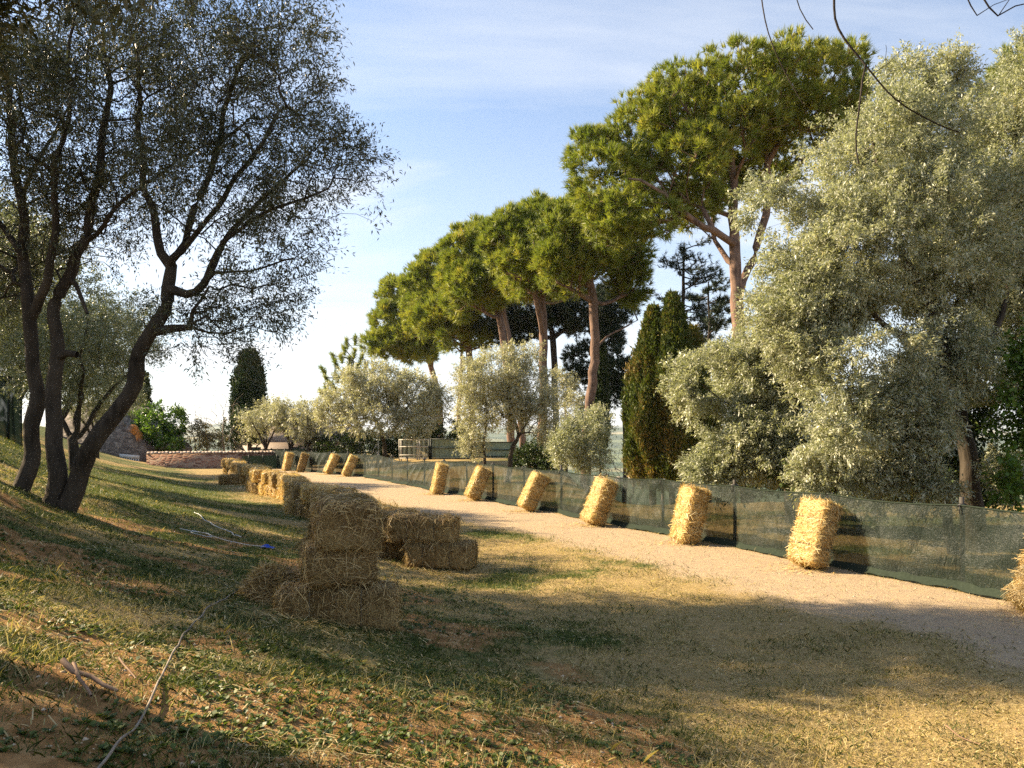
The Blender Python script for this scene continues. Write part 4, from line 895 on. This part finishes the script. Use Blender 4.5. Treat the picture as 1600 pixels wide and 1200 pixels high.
tree('umbrella_pine', 'umbrella pine second from the left end of the row', 'pine',
     [([F0(738, 62)] + PX((736, 620, 62), (734, 560, 62), (732, 520, 62), (715, 480, 62)), .28, .12), ([F0(715, 62)] + PX((718, 600, 62), (722, 550, 62), (728, 520, 62)), .18, .1), (PX((732, 540, 62), (700, 520, 60), (670, 505, 59)), .1, .04)],
     [E(700, 490, 60, 50, 30, 3), E(655, 480, 66, 26, 58, 2.5), E(705, 530, 60, 34, 24, 2.5), E(745, 525, 62, 34, 22, 2.5), E(685, 424.32, 62, 40, 44, 2.8), E(660, 454.56, 62, 40, 46, 2.8), E(705, 464.32, 61, 43, 44, 2.6), E(680, 498.12, 60, 43, 32, 2.4), E(720, 502.16, 62, 40, 22, 2.4)],
     620, .68, 9, 18, (.46, .060), 309, 'pine', 'pinebark', PG, needle=True, seg=1.3, every=3, rtip=.018, shell=.35, up=.5, flat=.75, spread=.42, cut=(.75, .36), pw=.42)
tree('umbrella_pine', 'leftmost and lowest umbrella pine of the row', 'pine',
     [([F0(690, 72)] + PX((688, 640, 72), (680, 590, 72), (665, 550, 72), (650, 520, 72)), .26, .10), (PX((668, 555, 72), (640, 545, 71), (612, 540, 70)), .1, .04)],
     [E(640, 520, 70, 46, 26, 3), E(610, 545, 70, 34, 22, 2.5), E(655, 552, 70, 36, 20, 2.5), E(625, 469.08, 72, 36, 41, 2.6), E(608, 503.84, 71, 27, 39, 2.4), E(650, 494.08, 72, 38, 41, 2.8), E(590, 537.16, 70, 25, 22, 2), E(635, 532.4, 70, 43, 24, 2.6), E(675, 526.92, 71, 36, 20, 2.6)],
     470, .76, 9, 18, (.52, .068), 311, 'pine', 'pinebark', PG, needle=True, seg=1.4, every=3, rtip=.02, shell=.35, up=.5, flat=.75, spread=.42, cut=(.75, .36), pw=.42)
tree('umbrella_pine', 'pine crown peeping out behind the olives in the top right corner', 'pine',
     [([F0(1640, 30)] + PX((1640, 500, 30), (1640, 200, 30)), .3, .12)],
     [E(1600, 134.8, 30, 67, 49, 2.5), E(1540, 147.4, 29, 29, 24, 1), E(1590, 97.64, 30, 28, 27, 1), E(1660, 116, 30, 67, 61, 2.5)],
     110, .6, 14, 24, (.25, .022), 313, 'pine', 'pinebark', PG, needle=True, seg=.8, every=3, rtip=.012, up=.5, flat=.75, spread=.42, cut=(.75, .36), pw=.42)
tree('dark_pine', 'dark pine low behind the red trunk', 'pine',
     [([F0(975, 50)] + PX((978, 650, 50), (975, 600, 50), (970, 560, 50)), .2, .08)],
     [E(968, 578.84, 50, 34, 39, 2), E(985, 613.12, 50, 22, 32, 1.4), E(955, 603.6, 50, 25, 37, 1.3), E(915, 563.12, 52, 40, 32, 2), E(895, 592.64, 52, 22, 27, 1.4)],
     130, .8, 12, 22, (.32, .04), 315, 'dark_and_shaded_pine', 'bark_black', None, needle=True, seg=1, every=3, rtip=.015, flat=.75, spread=.42, cut=(.75, .36))
tree('umbrella_pine', 'umbrella pine added farther back, crown coloured as shade to fill the gap under the row', 'pine',  # added tree; its dark needles stand for the shaded backs of the crowns
     [([F0(868, 60)] + PX((868, 640, 60), (866, 560, 60), (860, 500, 60)), .28, .12)],
     [E(800, 520, 61, 44, 26, 3), E(830, 480, 60, 75, 44, 4), E(900, 490, 60, 60, 40, 4), E(760, 500, 62, 60, 34, 4), E(960, 480, 60, 44, 46, 3), E(950, 530, 60, 30, 24, 2)],
     620, .62, 9, 22, (.36, .045), 317, 'dark_and_shaded_pine', 'bark_black', PG, needle=True, seg=1.1, every=3, rtip=.016, up=.5, flat=.7, pw=.42)
# open, dark conifer with tiered boughs
def conifer(label, X, d, Ytop, Ybot, wpx, seed, mat='dark_and_shaded_pine', leanx=0, n=30, tuft=(.24, .03), per=10):
    root = thing('dark_conifer', label, 'conifer'); r = np.random.default_rng(seed); f = F0(X, d)
    tr = [f, P(X, Ybot, d), P(X + leanx, (Ytop + Ybot) / 2, d), P(X + leanx, Ytop, d)]; limbs = [(tr, .20, .03)]; T, D = [], []
    for k in range(n):
        u = (k + .5) / n; Yk = Ytop + 6 + u * (Ybot - Ytop); L = wpx / FX * d * (.25 + .75 * math.sin(math.pi * min(1, .18 + u * .75))) * (.7 + .5 * r.random())
        a = r.random() * 6.283; dr = np.array([math.cos(a), math.sin(a), 0]); c = P(X + leanx, Yk, d)
        e_ = c + dr * L + np.array([0, 0, L * (.30 * r.random() + .05)]); mid = c + dr * L * .5 + np.array([0, 0, -.05 * L])
        limbs.append(([c, mid, e_], .035, .008))
        m_ = int(8 + 9 * L); uu = .25 + .75 * r.random((m_, 1)); sdv = np.array([-dr[1], dr[0], 0])
        q = c + (mid - c) * 2 * uu * (1 - uu) * 1.0 + (e_ - c) * uu ** 1.3 + sdv * r.normal(0, .22, (m_, 1)) * L * uu + np.array([0, 0, 1]) * r.normal(0, .07, (m_, 1)) * L
        T.append(q); D.append(unit(dr + r.normal(0, .5, (m_, 3))))
    T, D = np.concatenate(T), np.concatenate(D)
    wood(grow(limbs, T, D, .3, .5, .010, .4, .03, seed, 1), 'trunk', 'bark_black', root); needles(T, D, per, tuft[0], tuft[1], seed, .5, 'crown', mat, root); rebase(root, f[0], f[1])
conifer('dark open conifer with tiered boughs seen between the pine trunks', 1068, 36, 378, 590, 62, 321, n=42)
conifer('dark conifer right of the tiered one, dense black green boughs', 1108, 33, 440, 640, 44, 323, n=34, per=16)
# cypresses
def cypress(label, X, d, Ytop, Ybase, wpx, seed, mat='cyp', n=2600, per=12, leaf=(.16, .05), group=None, lumps=.18, name='cypress', power=.66):
    r = np.random.default_rng(seed); root = thing(name, label, 'cypress', group=group); f = F0(X, d)
    zt = P(X, Ytop, d)[2]; zb = P(X, Ybase, d)[2]; w = wpx / FX * d / 2; u = r.random(n) ** .85; a = r.random(n) * 6.283
    prof = np.minimum(1, (1 - u) ** power * 1.55) * np.clip(.65 + u * 3, 0, 1)
    lob = 1 + lumps * 2 * (fbm(np.cos(a) * 1.6 + 5, np.sin(a) * 1.6, u * (zt - zb) * .55, seed, 3) - .5) * 2
    q = (.55 + .45 * r.random(n) ** .5) * prof * w * lob
    T = np.stack([f[0] + np.cos(a) * q, f[1] + np.sin(a) * q, zb + (zt - zb) * u], -1)
    D = unit(np.stack([np.cos(a) * .35, np.sin(a) * .35, np.full(n, 1.0)], -1))
    V, F = tube([f, (f[0], f[1], zb + .5 * (zt - zb)), (f[0], f[1], zt - .4)], [w * .16, w * .12, .02], 8)
    mesh_obj('trunk', V, F, 'bark', root, None, True)
    leaves(T, D, per, leaf[0] * 2.2, leaf[0], leaf[1], seed, .28, 0, 'crown', mat, root, .35); rebase(root, f[0], f[1])
CG = 'cypresses standing together behind the netting'
cypress('browning cypress, left one of the close trio by the low bare tree', 1020, 24, 488, 758, 74, 331, group=CG, n=5200, lumps=.48)
cypress('tallest and greenest cypress, middle one of the close trio', 1050, 23.6, 468, 760, 62, 333, group=CG, n=5200, lumps=.45)
cypress('brown tipped cypress, right one of the close trio, beside the silvery olive', 1082, 24.2, 520, 760, 78, 335, group=CG, n=5200, lumps=.48)
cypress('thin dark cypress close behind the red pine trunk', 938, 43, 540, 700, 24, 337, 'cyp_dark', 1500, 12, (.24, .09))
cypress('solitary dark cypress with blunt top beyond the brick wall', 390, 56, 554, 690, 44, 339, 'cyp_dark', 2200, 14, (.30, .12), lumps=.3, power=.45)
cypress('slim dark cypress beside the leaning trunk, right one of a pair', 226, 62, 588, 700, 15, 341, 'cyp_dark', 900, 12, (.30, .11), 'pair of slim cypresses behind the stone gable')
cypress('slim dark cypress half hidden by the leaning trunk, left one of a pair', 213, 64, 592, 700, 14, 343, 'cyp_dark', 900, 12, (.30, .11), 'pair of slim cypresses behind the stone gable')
# young pine with bottle-brush tufts
root = thing('young_pine', 'sparse young pine with bottle brush tufts above the wide olive', 'pine')
tuft_px = [(502, 575), (508, 590), (519, 555), (523, 566), (537, 543), (541, 532), (555, 527), (554, 548), (532, 556), (546, 560), (566, 556), (548, 574), (524, 585), (508, 605), (560, 570), (518, 600), (573, 568), (500, 612), (536, 590), (512, 620)]
f = F0(556, 50); T = np.array([P(a, b, 50 + ((a * 13) % 7 - 3) * .35) for a, b in tuft_px]); D = unit(np.array([[(a - 550) / 60., ((a * 7) % 5 - 2) * .2, 1.0] for a, b in tuft_px]))
wood(grow([([f, P(556, 640, 50), P(553, 590, 50), P(551, 560, 50)], .16, .05)], T, D, .2, .6, .03, .4, .03, 4, 1), 'trunk', 'bark', root)
TT = np.concatenate([T - D * k * .13 for k in range(5)]); DD = np.tile(D, (5, 1)); needles(TT, DD, 46, .34, .035, 5, .8, 'crown', 'pine', root); rebase(root, f[0], f[1])
# bare hanging twigs from a tree overhead on the right
root = thing('bare_branch_tree', 'leafless tree at the right, only its thin dark hanging twigs entering at the top', 'bare tree')
d0 = 4.2
lim = [([F0(2400, 4.0), (5.4, 4.1, 2.5), (5.0, 4.2, 4.6), (3.6, 4.3, 5.6), (2.2, 4.3, 5.7), (1.2, 4.3, 5.4)], .13, .02),
       ([(2.2, 4.3, 5.7)] + PX((1303, -120, d0), (1304, 0, d0), (1300, 32, d0), (1318, 66, d0), (1346, 100, d0), (1372, 132, d0), (1402, 165, d0), (1440, 188, d0), (1476, 207, d0), (1500, 214, d0)), .012, .004),
       (PX((1346, 102, d0), (1343, 150, d0), (1339, 200, d0), (1340, 222, d0), (1349, 247, d0)), .006, .004),
       ([(1.5, 4.3, 5.5)] + PX((1190, -140, d0), (1197, 0, d0), (1205, 45, d0), (1222, 92, d0), (1238, 125, d0), (1253, 152, d0)), .008, .003), (PX((1222, 93, d0), (1238, 90, d0)), .004, .002),
       ([(1.7, 4.3, 5.5)] + PX((1228, -120, d0), (1238, 0, d0), (1250, 24, d0), (1264, 42, d0)), .006, .003),
       ([(3.0, 4.3, 5.6)] + PX((1530, -60, d0), (1534, 0, d0), (1544, 18, d0), (1562, 29, d0)), .009, .005), (PX((1548, 22, d0), (1575, 15, d0), (1605, 10, d0), (1650, -4, d0)), .005, .003),
       ([(2.9, 4.3, 5.6)] + PX((1490, -70, d0), (1500, 0, d0), (1510, 18, d0), (1524, 27, d0)), .006, .004), (PX((1524, 26, d0), (1545, 14, d0), (1580, 5, d0)), .003, .002), (PX((1556, 27, d0), (1562, 10, d0), (1585, -10, d0)), .003, .002),
       (PX((1368, 116, d0), (1385, 95, d0), (1396, 82, d0)), .003, .0015), (PX((1382, 104, d0), (1385, 72, d0)), .002, .0015), (PX((1400, 162, d0), (1430, 157, d0)), .003, .002),
       (PX((1478, 206, d0), (1495, 190, d0), (1508, 182, d0)), .003, .0015), (PX((1480, 205, d0), (1512, 202, d0)), .003, .0015)]
T0 = np.array([P(1384, 70, d0)])
wood(grow(lim, T0, np.array([[0, 0, 1.]]), .1, .1, .0015, .4, .022, 9, 1), 'trunk', 'bark_black', root, 0, 0); rebase(root, *F0(2400, 4.0)[:2])

# ------------------------------------------------------------------ walls, screens, gate and small things
def hit(X, Y, d1=900.):
    """where the sight line through a photo pixel meets the ground"""
    ds = np.concatenate([np.linspace(2, 60, 1500), np.linspace(60.5, d1, 1500)]); z = CAMZ + (HY - Y) / FX * ds; g_ = Hg((X - CX) / FX * ds, ds)
    k = np.argmax(g_ > z) if (g_ > z).any() else len(ds) - 1
    return np.array([(X - CX) / FX * ds[k], ds[k], g_[k]])
def stone_mat(name, stops, mortar, sc=(1, 1, 1), scale=5):
    m = new_mat(name); t = NT(m)
    v = t.n('ShaderNodeTexVoronoi'); v.inputs['Scale'].default_value = scale; mp_ = t.n('ShaderNodeMapping'); mp_.inputs['Scale'].default_value = sc; t.l(t.coord(), mp_.inputs[0]); t.l(mp_.outputs[0], v.inputs['Vector'])
    v2 = t.n('ShaderNodeTexVoronoi', feature='DISTANCE_TO_EDGE'); v2.inputs['Scale'].default_value = scale; t.l(mp_.outputs[0], v2.inputs['Vector'])
    c = t.ramp(t.math('ADD', t.math('MULTIPLY', v.outputs['Color'], .5), t.math('MULTIPLY', t.noise(9, 4), .5)), stops)
    c = t.mix(t.rng(v2.outputs['Distance'], .02, .07), mortar, c)
    t.done(t.bsdf(c, .9, t.bump(t.math('ADD', v2.outputs['Distance'], t.math('MULTIPLY', t.noise(20, 3), .2)), .8, .04), .15)); return m
M['stone_wall'] = stone_mat('stone_wall', [(.25, (.09, .075, .065)), (.5, (.19, .16, .14)), (.75, (.30, .26, .22))], (.08, .07, .06), (1, 1, 2), 3.2)
M['brick'] = stone_mat('brick_wall', [(.25, (.16, .07, .05)), (.5, (.32, .17, .12)), (.75, (.46, .32, .24))], (.36, .29, .22), (1, 1, 2.6), 3.6)
M['tile'] = stone_mat('roof_tile', [(.25, (.28, .19, .15)), (.5, (.44, .35, .29)), (.75, (.55, .48, .41))], (.2, .14, .11), (2, 1, 1), 4)
def plain(name, c, rough=.6, c2=None):
    m = new_mat(name); t = NT(m); col = t.mix(t.rng(t.noise(9, 4), .35, .7), c, c2 or tuple(q * .7 for q in c)); t.done(t.bsdf(col, rough)); M[name] = m
plain('white_paint', (.66, .66, .64)); plain('panel_green', (.21, .28, .22), .6, (.28, .33, .25)); plain('dark_metal', (.02, .028, .025)); plain('pale_lit_metal', (.70, .64, .56)); plain('render_wall', (.42, .34, .29))  # pale metal brightened in colour for sun that misses the gate
plain('blue_cloth', (.015, .06, .42)); plain('hose', (.28, .23, .18), .6, (.15, .12, .09)); plain('string', (.66, .66, .66)); plain('dry_wood', (.30, .19, .12), .8, (.17, .10, .06)); plain('rust', (.62, .26, .06), .7, (.35, .14, .04))
# brick boundary wall with tiled coping
a, b = P(229, 0, 43.2), P(432, 0, 46.0)
r0 = thing('brick_wall', 'low reddish brick boundary wall with pale tiled coping closing the far end of the lawn', 'wall', ((a[0] + b[0]) / 2, 44.6, G((a[0] + b[0]) / 2, 44.6)))
rz = math.atan2(b[1] - a[1], b[0] - a[0]); Lw = math.hypot(b[0] - a[0], b[1] - a[1]); ztop = .86 - r0.location.z
mb = MB(); mb.box((0, 0, ztop / 2 - .45), (Lw, .38, ztop + .9), 0); w_ = mb.build('wall', 'brick', r0)
mb = MB()
for k in range(int(Lw / .19)): mb.box((-Lw / 2 + .1 + k * .19, -.0, ztop + .035 + .012 * ((k * 7) % 3)), (.165, .52, .07), 0, Matrix.Rotation(.05 * ((k * 5) % 3 - 1), 4, 'Z') @ Matrix.Rotation(.12, 4, 'X'))
mb.build('coping', 'tile', w_); r0.rotation_euler = (0, 0, rz)
# stone gable behind the left bank
r0 = thing('stone_building', 'dark rough stone gable wall with sloping top at the far end of the left bank', 'building', (*P(165, 0, 45.5)[:2], G(*P(165, 0, 45.5)[:2])))
def prism(poly, y0, y1, name, mat, parent):
    n = len(poly); V = np.array([(x, y0, z) for x, z in poly] + [(x, y1, z) for x, z in poly]); V = V - np.array(parent.location); mbx = MB()
    mbx.F[n] = [np.array([list(range(n)), list(range(2 * n - 1, n - 1, -1))])]; mbx.V = [V]; mbx.F.setdefault(4, []).append(np.array([[(i + 1) % n, i, n + i, n + (i + 1) % n] for i in range(n)])); return mbx.build(name, mat, parent)
pg = [(P(X, 0, 45.5)[0], P(0, Y, 45.5)[2]) for X, Y in ((229, 760), (229, 702), (212, 684), (196, 668), (176, 648), (150, 630), (120, 634), (84, 640), (84, 760))]
prism(pg, 45.5, 52, 'wall', 'stone_wall', r0)
mb = MB()
for (x0, z0), (x1, z1) in zip(pg[1:6], pg[2:7]): mb.tube([np.array([x0, 45.6, z0 + .03]) - r0.location, np.array([x1, 45.6, z1 + .03]) - r0.location], [.09, .09], 6)
mb.build('coping', 'stone_wall', r0)
# rust coloured fan on the slope of the gable
r0 = thing('dry_palm_frond', 'orange brown fan shaped dry frond on the sloping top of the stone gable', 'dry frond', tuple(P(210, 680, 45.3)))
mb = MB()
for k in range(15):
    a_ = R(20 + k * 10); mb.tube([(0, 0, 0), (math.cos(a_) * .25, -.03, math.sin(a_) * .35 + .1), (math.cos(a_) * .42 - .1, .03, math.sin(a_) * .52 + .12)], [.02, .016, .006], 4)
mb.build('upper_fan', 'rust', r0); mb = MB()
for k in range(12):
    a_ = R(-75 + k * 11); mb.tube([(.1, -.05, .0), (.1 + math.cos(a_) * .22, -.1, math.sin(a_) * .22), (.1 + math.cos(a_) * .46, -.08, math.sin(a_) * .40 - .06)], [.024, .018, .006], 4)
mb.build('lower_fan', 'rust', r0)
# white slotted board
c = P(202, 716, 44.6); r0 = thing('slotted_board', 'low white board with a row of dark slots at the foot of the stone gable', 'board', tuple(c), rot=(0, R(5), 0))
mb = MB(); mb.box((0, 0, .1), (1.15, .05, .22)); mb.box((0, 0, -.36), (1.15, .05, .12))
for k in range(9): mb.box((-.54 + k * .135, 0, -.155), (.06, .05, .29))
mb.build('board', 'white_paint', r0); mb = MB(); mb.box((0, .06, -.15), (1.1, .02, .3)); mb.build('backing', 'dark_metal', r0)
# dark screens near the far wall
def screen(name, label, X0, X1, d0_, d1_, ztop, mat, npost, postmat, group=None, post_r=.03):
    a, b = P(X0, 0, d0_), P(X1, 0, d1_); r0 = thing(name, label, 'screen', ((a[0] + b[0]) / 2, (a[1] + b[1]) / 2, G((a[0] + b[0]) / 2, (a[1] + b[1]) / 2)), group); loc = np.array(r0.location)
    n = 40; u = np.linspace(0, 1, n)[:, None]; v = np.linspace(0, 1, 10)[None]; x = a[0] + (b[0] - a[0]) * u + 0 * v; y = a[1] + (b[1] - a[1]) * u + .03 * np.sin(u * 60 + v * 3); zb = Hg(x.ravel(), y.ravel()).reshape(x.shape) - .02
    z = zb + (ztop - zb) * v; ix = np.arange(n * 10).reshape(n, 10); F = np.stack([ix[:-1, :-1], ix[1:, :-1], ix[1:, 1:], ix[:-1, 1:]], -1).reshape(-1, 4)
    mesh_obj('netting', np.stack([x, y, z], -1).reshape(-1, 3) - loc, F, mat, r0, None, True)
    for k in range(npost):
        q = a + (b - a) * (k + .5) / npost; mb = MB(); mb.tube([np.array([q[0], q[1] - .06, G(q[0], q[1]) - .1]) - loc, np.array([q[0], q[1] - .06, ztop + .05]) - loc], [post_r, post_r], 8); mb.build('post', postmat, r0)
    return r0
screen('dark_screen', 'low black green screen in front of the brick wall, right of its middle', 378, 444, 43.0, 44.6, .74, 'net_dark', 3, 'dark_metal')
screen('dark_screen', 'black screen standing behind the small olives at the far corner', 394, 560, 48.5, 51, 1.02, 'net_dark', 5, 'dark_metal')
screen('dark_screen', 'tall dark green screen at the far left edge on top of the bank', -90, 36, 19.5, 20.2, 3.45, 'net_dark', 3, 'dark_metal')
# gate, braced post, panels beyond the fence
def gz_(X, d): q = P(X, 0, d); return G(q[0], q[1])
D_ = 45.0; pxm = D_ / FX
q = P(590, 0, D_); r0 = thing('braced_post', 'white square post with two slanting braces, left of the wire gate', 'post', (q[0], q[1], gz_(590, D_)))
zt = P(0, 686, D_)[2] - r0.location.z
mb = MB(); mb.box((0, 0, zt / 2 - .1), (.12, .12, zt + .2)); up_ = mb.build('upright', 'white_paint', r0)
for k, (dx, zz1) in enumerate(((-.62, zt - .1), (-.42, zt * .55))): mb = MB(); mb.beam((0, .07, zz1), (dx, .1, -.05), .035); mb.build('brace', 'white_paint', up_)
q = P(608, 0, D_ - 1); r0 = thing('bollard', 'short white bollard with round top beside the wire gate', 'bollard', (q[0], q[1], gz_(608, D_ - 1)))
mb = MB(); mb.tube([(0, 0, -.05), (0, 0, .12), (0, 0, .26), (0, 0, .32), (0, 0, .35)], [.12, .11, .10, .07, .02], 8); mb.build('stem', 'white_paint', r0); mb = MB(); mb.tube([(0, 0, 0), (0, 0, .05)], [.14, .14], 8); mb.build('base', 'pale_lit_metal', r0)
def frame(name, label, X0, X1, Yt, Yrails, d, pmat, rmat, posts_px, infill, cat, pw_=.06):
    q = P((X0 + X1) / 2, 0, d); r0 = thing(name, label, cat, (q[0], q[1], gz_((X0 + X1) / 2, d))); loc = np.array(r0.location); zt = P(0, Yt, d)[2]
    for Xp in posts_px: p_ = P(Xp, 0, d); mb = MB(); mb.box((p_[0] - loc[0], 0, (zt - loc[2]) / 2 - .05), (pw_, pw_ + .04, zt - loc[2] + .1)); mb.build('post', pmat, r0)
    for Y in Yrails: z = P(0, Y, d)[2] - loc[2]; xa, xb = P(X0, 0, d)[0] - loc[0], P(X1, 0, d)[0] - loc[0]; mb = MB(); mb.box(((xa + xb) / 2, -.03, z), (xb - xa, .045, .055)); mb.build('rail', rmat, r0)
    xa, xb = P(X0, 0, d)[0] - loc[0], P(X1, 0, d)[0] - loc[0]; zb = .06; n = 60; x = np.linspace(xa, xb, n); V = []
    for zc in np.linspace(zb, zt - loc[2] - .03, 6): V.append(np.stack([x, .06 + .02 * np.sin(x * 22) + .02 * np.sin(x * 3 + zc * 4), np.full(n, zc)], -1))
    V = np.array(V); ix = np.arange(n * 6).reshape(6, n); F = np.stack([ix[:-1, :-1], ix[:-1, 1:], ix[1:, 1:], ix[1:, :-1]], -1).reshape(-1, 4); mesh_obj('panel', V.reshape(-1, 3), F, infill, r0, None, True); return r0
M['mesh_grey'] = net_mat('grey_mesh', (.13, .15, .12), (.2, .22, .18), .35, .3)
frame('wire_gate', 'double gate of pale metal frames filled with grey mesh beyond the fence', 624, 669, 686, (687, 698, 711, 716), D_, 'pale_lit_metal', 'pale_lit_metal', (624, 627, 652, 655.5), 'mesh_grey', 'gate')
frame('corrugated_screen', 'wide pale green corrugated panel with dark frame, right of the wire gate', 672, 739, 685.5, (686, 700, 716.5), D_, 'dark_metal', 'dark_metal', (671, 673.5, 738), 'panel_green', 'panel', .1)
frame('corrugated_screen', 'green panel half hidden behind the rounded olive, right of the wide one', 742, 803, 690, (691, 703, 713, 718), D_, 'dark_metal', 'dark_metal', (741, 802), 'panel_green', 'panel', .1)
# houses down in the valley and behind the grove
def house(label, X, Y, w, dp, hh, rz, d=None, seed=0):
    if d is None: q = hit(X, Y)
    else: q = F0(X, d, 0)
    r0 = thing('house', label, 'house', tuple(q), 'far houses', rot=(0, 0, rz)); mb = MB(); mb.box((0, 0, hh / 2 - 1), (w, dp, hh + 2)); wl = mb.build('wall', 'render_wall', r0)
    V = [(-w / 2 - .3, -dp / 2 - .3, hh), (w / 2 + .3, -dp / 2 - .3, hh), (w / 2 + .3, dp / 2 + .3, hh), (-w / 2 - .3, dp / 2 + .3, hh), (-w / 2 - .3, 0, hh + dp * .22), (w / 2 + .3, 0, hh + dp * .22)]
    mesh_obj('roof', np.array(V, float), [np.array([[0, 1, 5, 4], [2, 3, 4, 5], [3, 2, 1, 0]]), np.array([[3, 0, 4], [1, 2, 5]])], 'tile', r0)
    for k in range(3): mb = MB(); mb.box((-w * .32 + k * w * .32, -dp / 2 - .01, hh * .55), (w * .09, .06, hh * .32)); mb.build('window', 'dark_metal', wl)
    return r0
house('pale house with pinkish roof low behind the small olives at the far corner', 470, 0, 9, 6, 1.25, .1, d=62)
house('small house with salmon roof down in the valley, seen right of the pine trunk', 990, 746, 16, 10, 5, .3)
house('tiny house in the valley left of the salmon roofed one', 968, 741, 9, 7, 4, -.4)
# hose, strings, rag, sticks on the ground
def ground_line(name, label, cat, px, rad, mat, lift=.012, parts=None, k=6, dens=6):
    pts = np.array([hit(*q) for q in px]); u = np.linspace(0, len(pts) - 1, len(pts) * dens); c = np.stack([np.interp(u, np.arange(len(pts)), pts[:, j]) for j in range(3)], -1)
    for _ in range(3): c[1:-1] = .25 * c[:-2] + .5 * c[1:-1] + .25 * c[2:]
    c[:, 0] += (vnoise(u * .9, 0, 0, 5) - .5) * .02; c[:, 2] = Hg(c[:, 0], c[:, 1]) + lift + .014 * vnoise(u * 1.1, 3, 0, 8)
    V, F = tube(c, rad, k); return tag(mesh_obj(name, V, F, mat, None, None, True), label, cat)
ground_line('hose', 'thin pale brown irrigation hose running from the near edge up towards the hay heap', 'hose', [(150, 1225), (165, 1200), (205, 1148), (245, 1085), (262, 1040), (290, 990), (318, 961), (326, 955), (345, 944), (366, 932), (388, 916)], .0055, 'hose', .016)
ground_line('string', 'white string lying in kinks on the shaded grass, upper one', 'string', [(304, 804), (316, 813), (318, 816), (331, 821), (332, 824), (350, 831), (362, 836), (364, 840), (377, 844)], .007, 'string', .03)
ground_line('string', 'white string lying doubled on the shaded grass, lower one leading towards the blue rag', 'string', [(281, 830), (300, 834), (316, 836), (334, 844), (318, 842), (296, 836), (300, 832), (330, 842), (356, 851), (385, 855), (412, 859)], .005, 'string', .03)
c = hit(419, 858); r_ = np.random.default_rng(3); n = 14; uu, vv2 = np.meshgrid(np.linspace(-1, 1, n), np.linspace(-1, 1, n)); x_ = c[0] + uu * .075 * (1 + .3 * vnoise(vv2 * 2, 1)); y_ = c[1] + vv2 * .07
z_ = Hg(x_.ravel(), y_.ravel()).reshape(n, n) + .01 + .085 * fbm(uu * 1.8, vv2 * 1.8, 0, 77, 3) * (1.15 - np.hypot(uu, vv2) * .7); ix = np.arange(n * n).reshape(n, n)
tag(mesh_obj('blue_rag', np.stack([x_, y_, z_], -1).reshape(-1, 3), np.stack([ix[:-1, :-1], ix[:-1, 1:], ix[1:, 1:], ix[1:, :-1]], -1).reshape(-1, 4), 'blue_cloth', None, None, True), 'small crumpled blue rag on the grass left of the hay stack', 'rag')
def stick(label, px, rad):
    pts = np.array([hit(*q) for q in px]); pts[:, 2] += rad + np.array([.05, .03, .02, .015, .01, .01, .01][:len(pts)]); pts[1:-1] += np.random.default_rng(int(px[0][0])).normal(0, .006, (len(pts) - 2, 3))
    V, F = tube(pts, np.linspace(rad, rad * .55, len(pts)), 7); return tag(mesh_obj('stick', V, F, 'dry_wood', None, None, True), label, 'stick')
stick('longer broken dry stick lying on the earth in the left foreground', [(98, 1058), (118, 1066), (140, 1074), (162, 1082), (184, 1092)], .014)
stick('shorter dry stick crossing the longer one in the left foreground', [(115, 1061), (124, 1074), (134, 1086), (143, 1099)], .010)
stick('thin dry twig on bare earth, right of the crossed sticks', [(186, 1046), (193, 1055), (205, 1064), (212, 1070)], .005)
stick('pale dry stem lying on the grass near the lower right corner', [(1478, 1150), (1498, 1158), (1520, 1166), (1532, 1172)], .005)

# ------------------------------------------------------------------ air between here and the hills
if HAZE:
    m = bpy.data.materials.new('haze'); m.use_nodes = True; m.node_tree.nodes.clear(); nt = m.node_tree
    o_ = nt.nodes.new('ShaderNodeOutputMaterial'); v_ = nt.nodes.new('ShaderNodeVolumePrincipled'); v_.inputs['Color'].default_value = (.80, .88, 1.0, 1); v_.inputs['Density'].default_value = HAZE; v_.inputs['Anisotropy'].default_value = .2
    nt.links.new(v_.outputs[0], o_.inputs['Volume']); M['haze'] = m
    mb = MB(); lo = float(gz.min()) - 1; hi = max(float(gz.max()) + 5, 40.); mb.box((0, 8000, (lo + hi) / 2), (36000, 20000, hi - lo)); hb_ = mb.build('haze', 'haze'); tag(hb_, 'pale bluish summer haze over the valley', None, None, 'stuff')
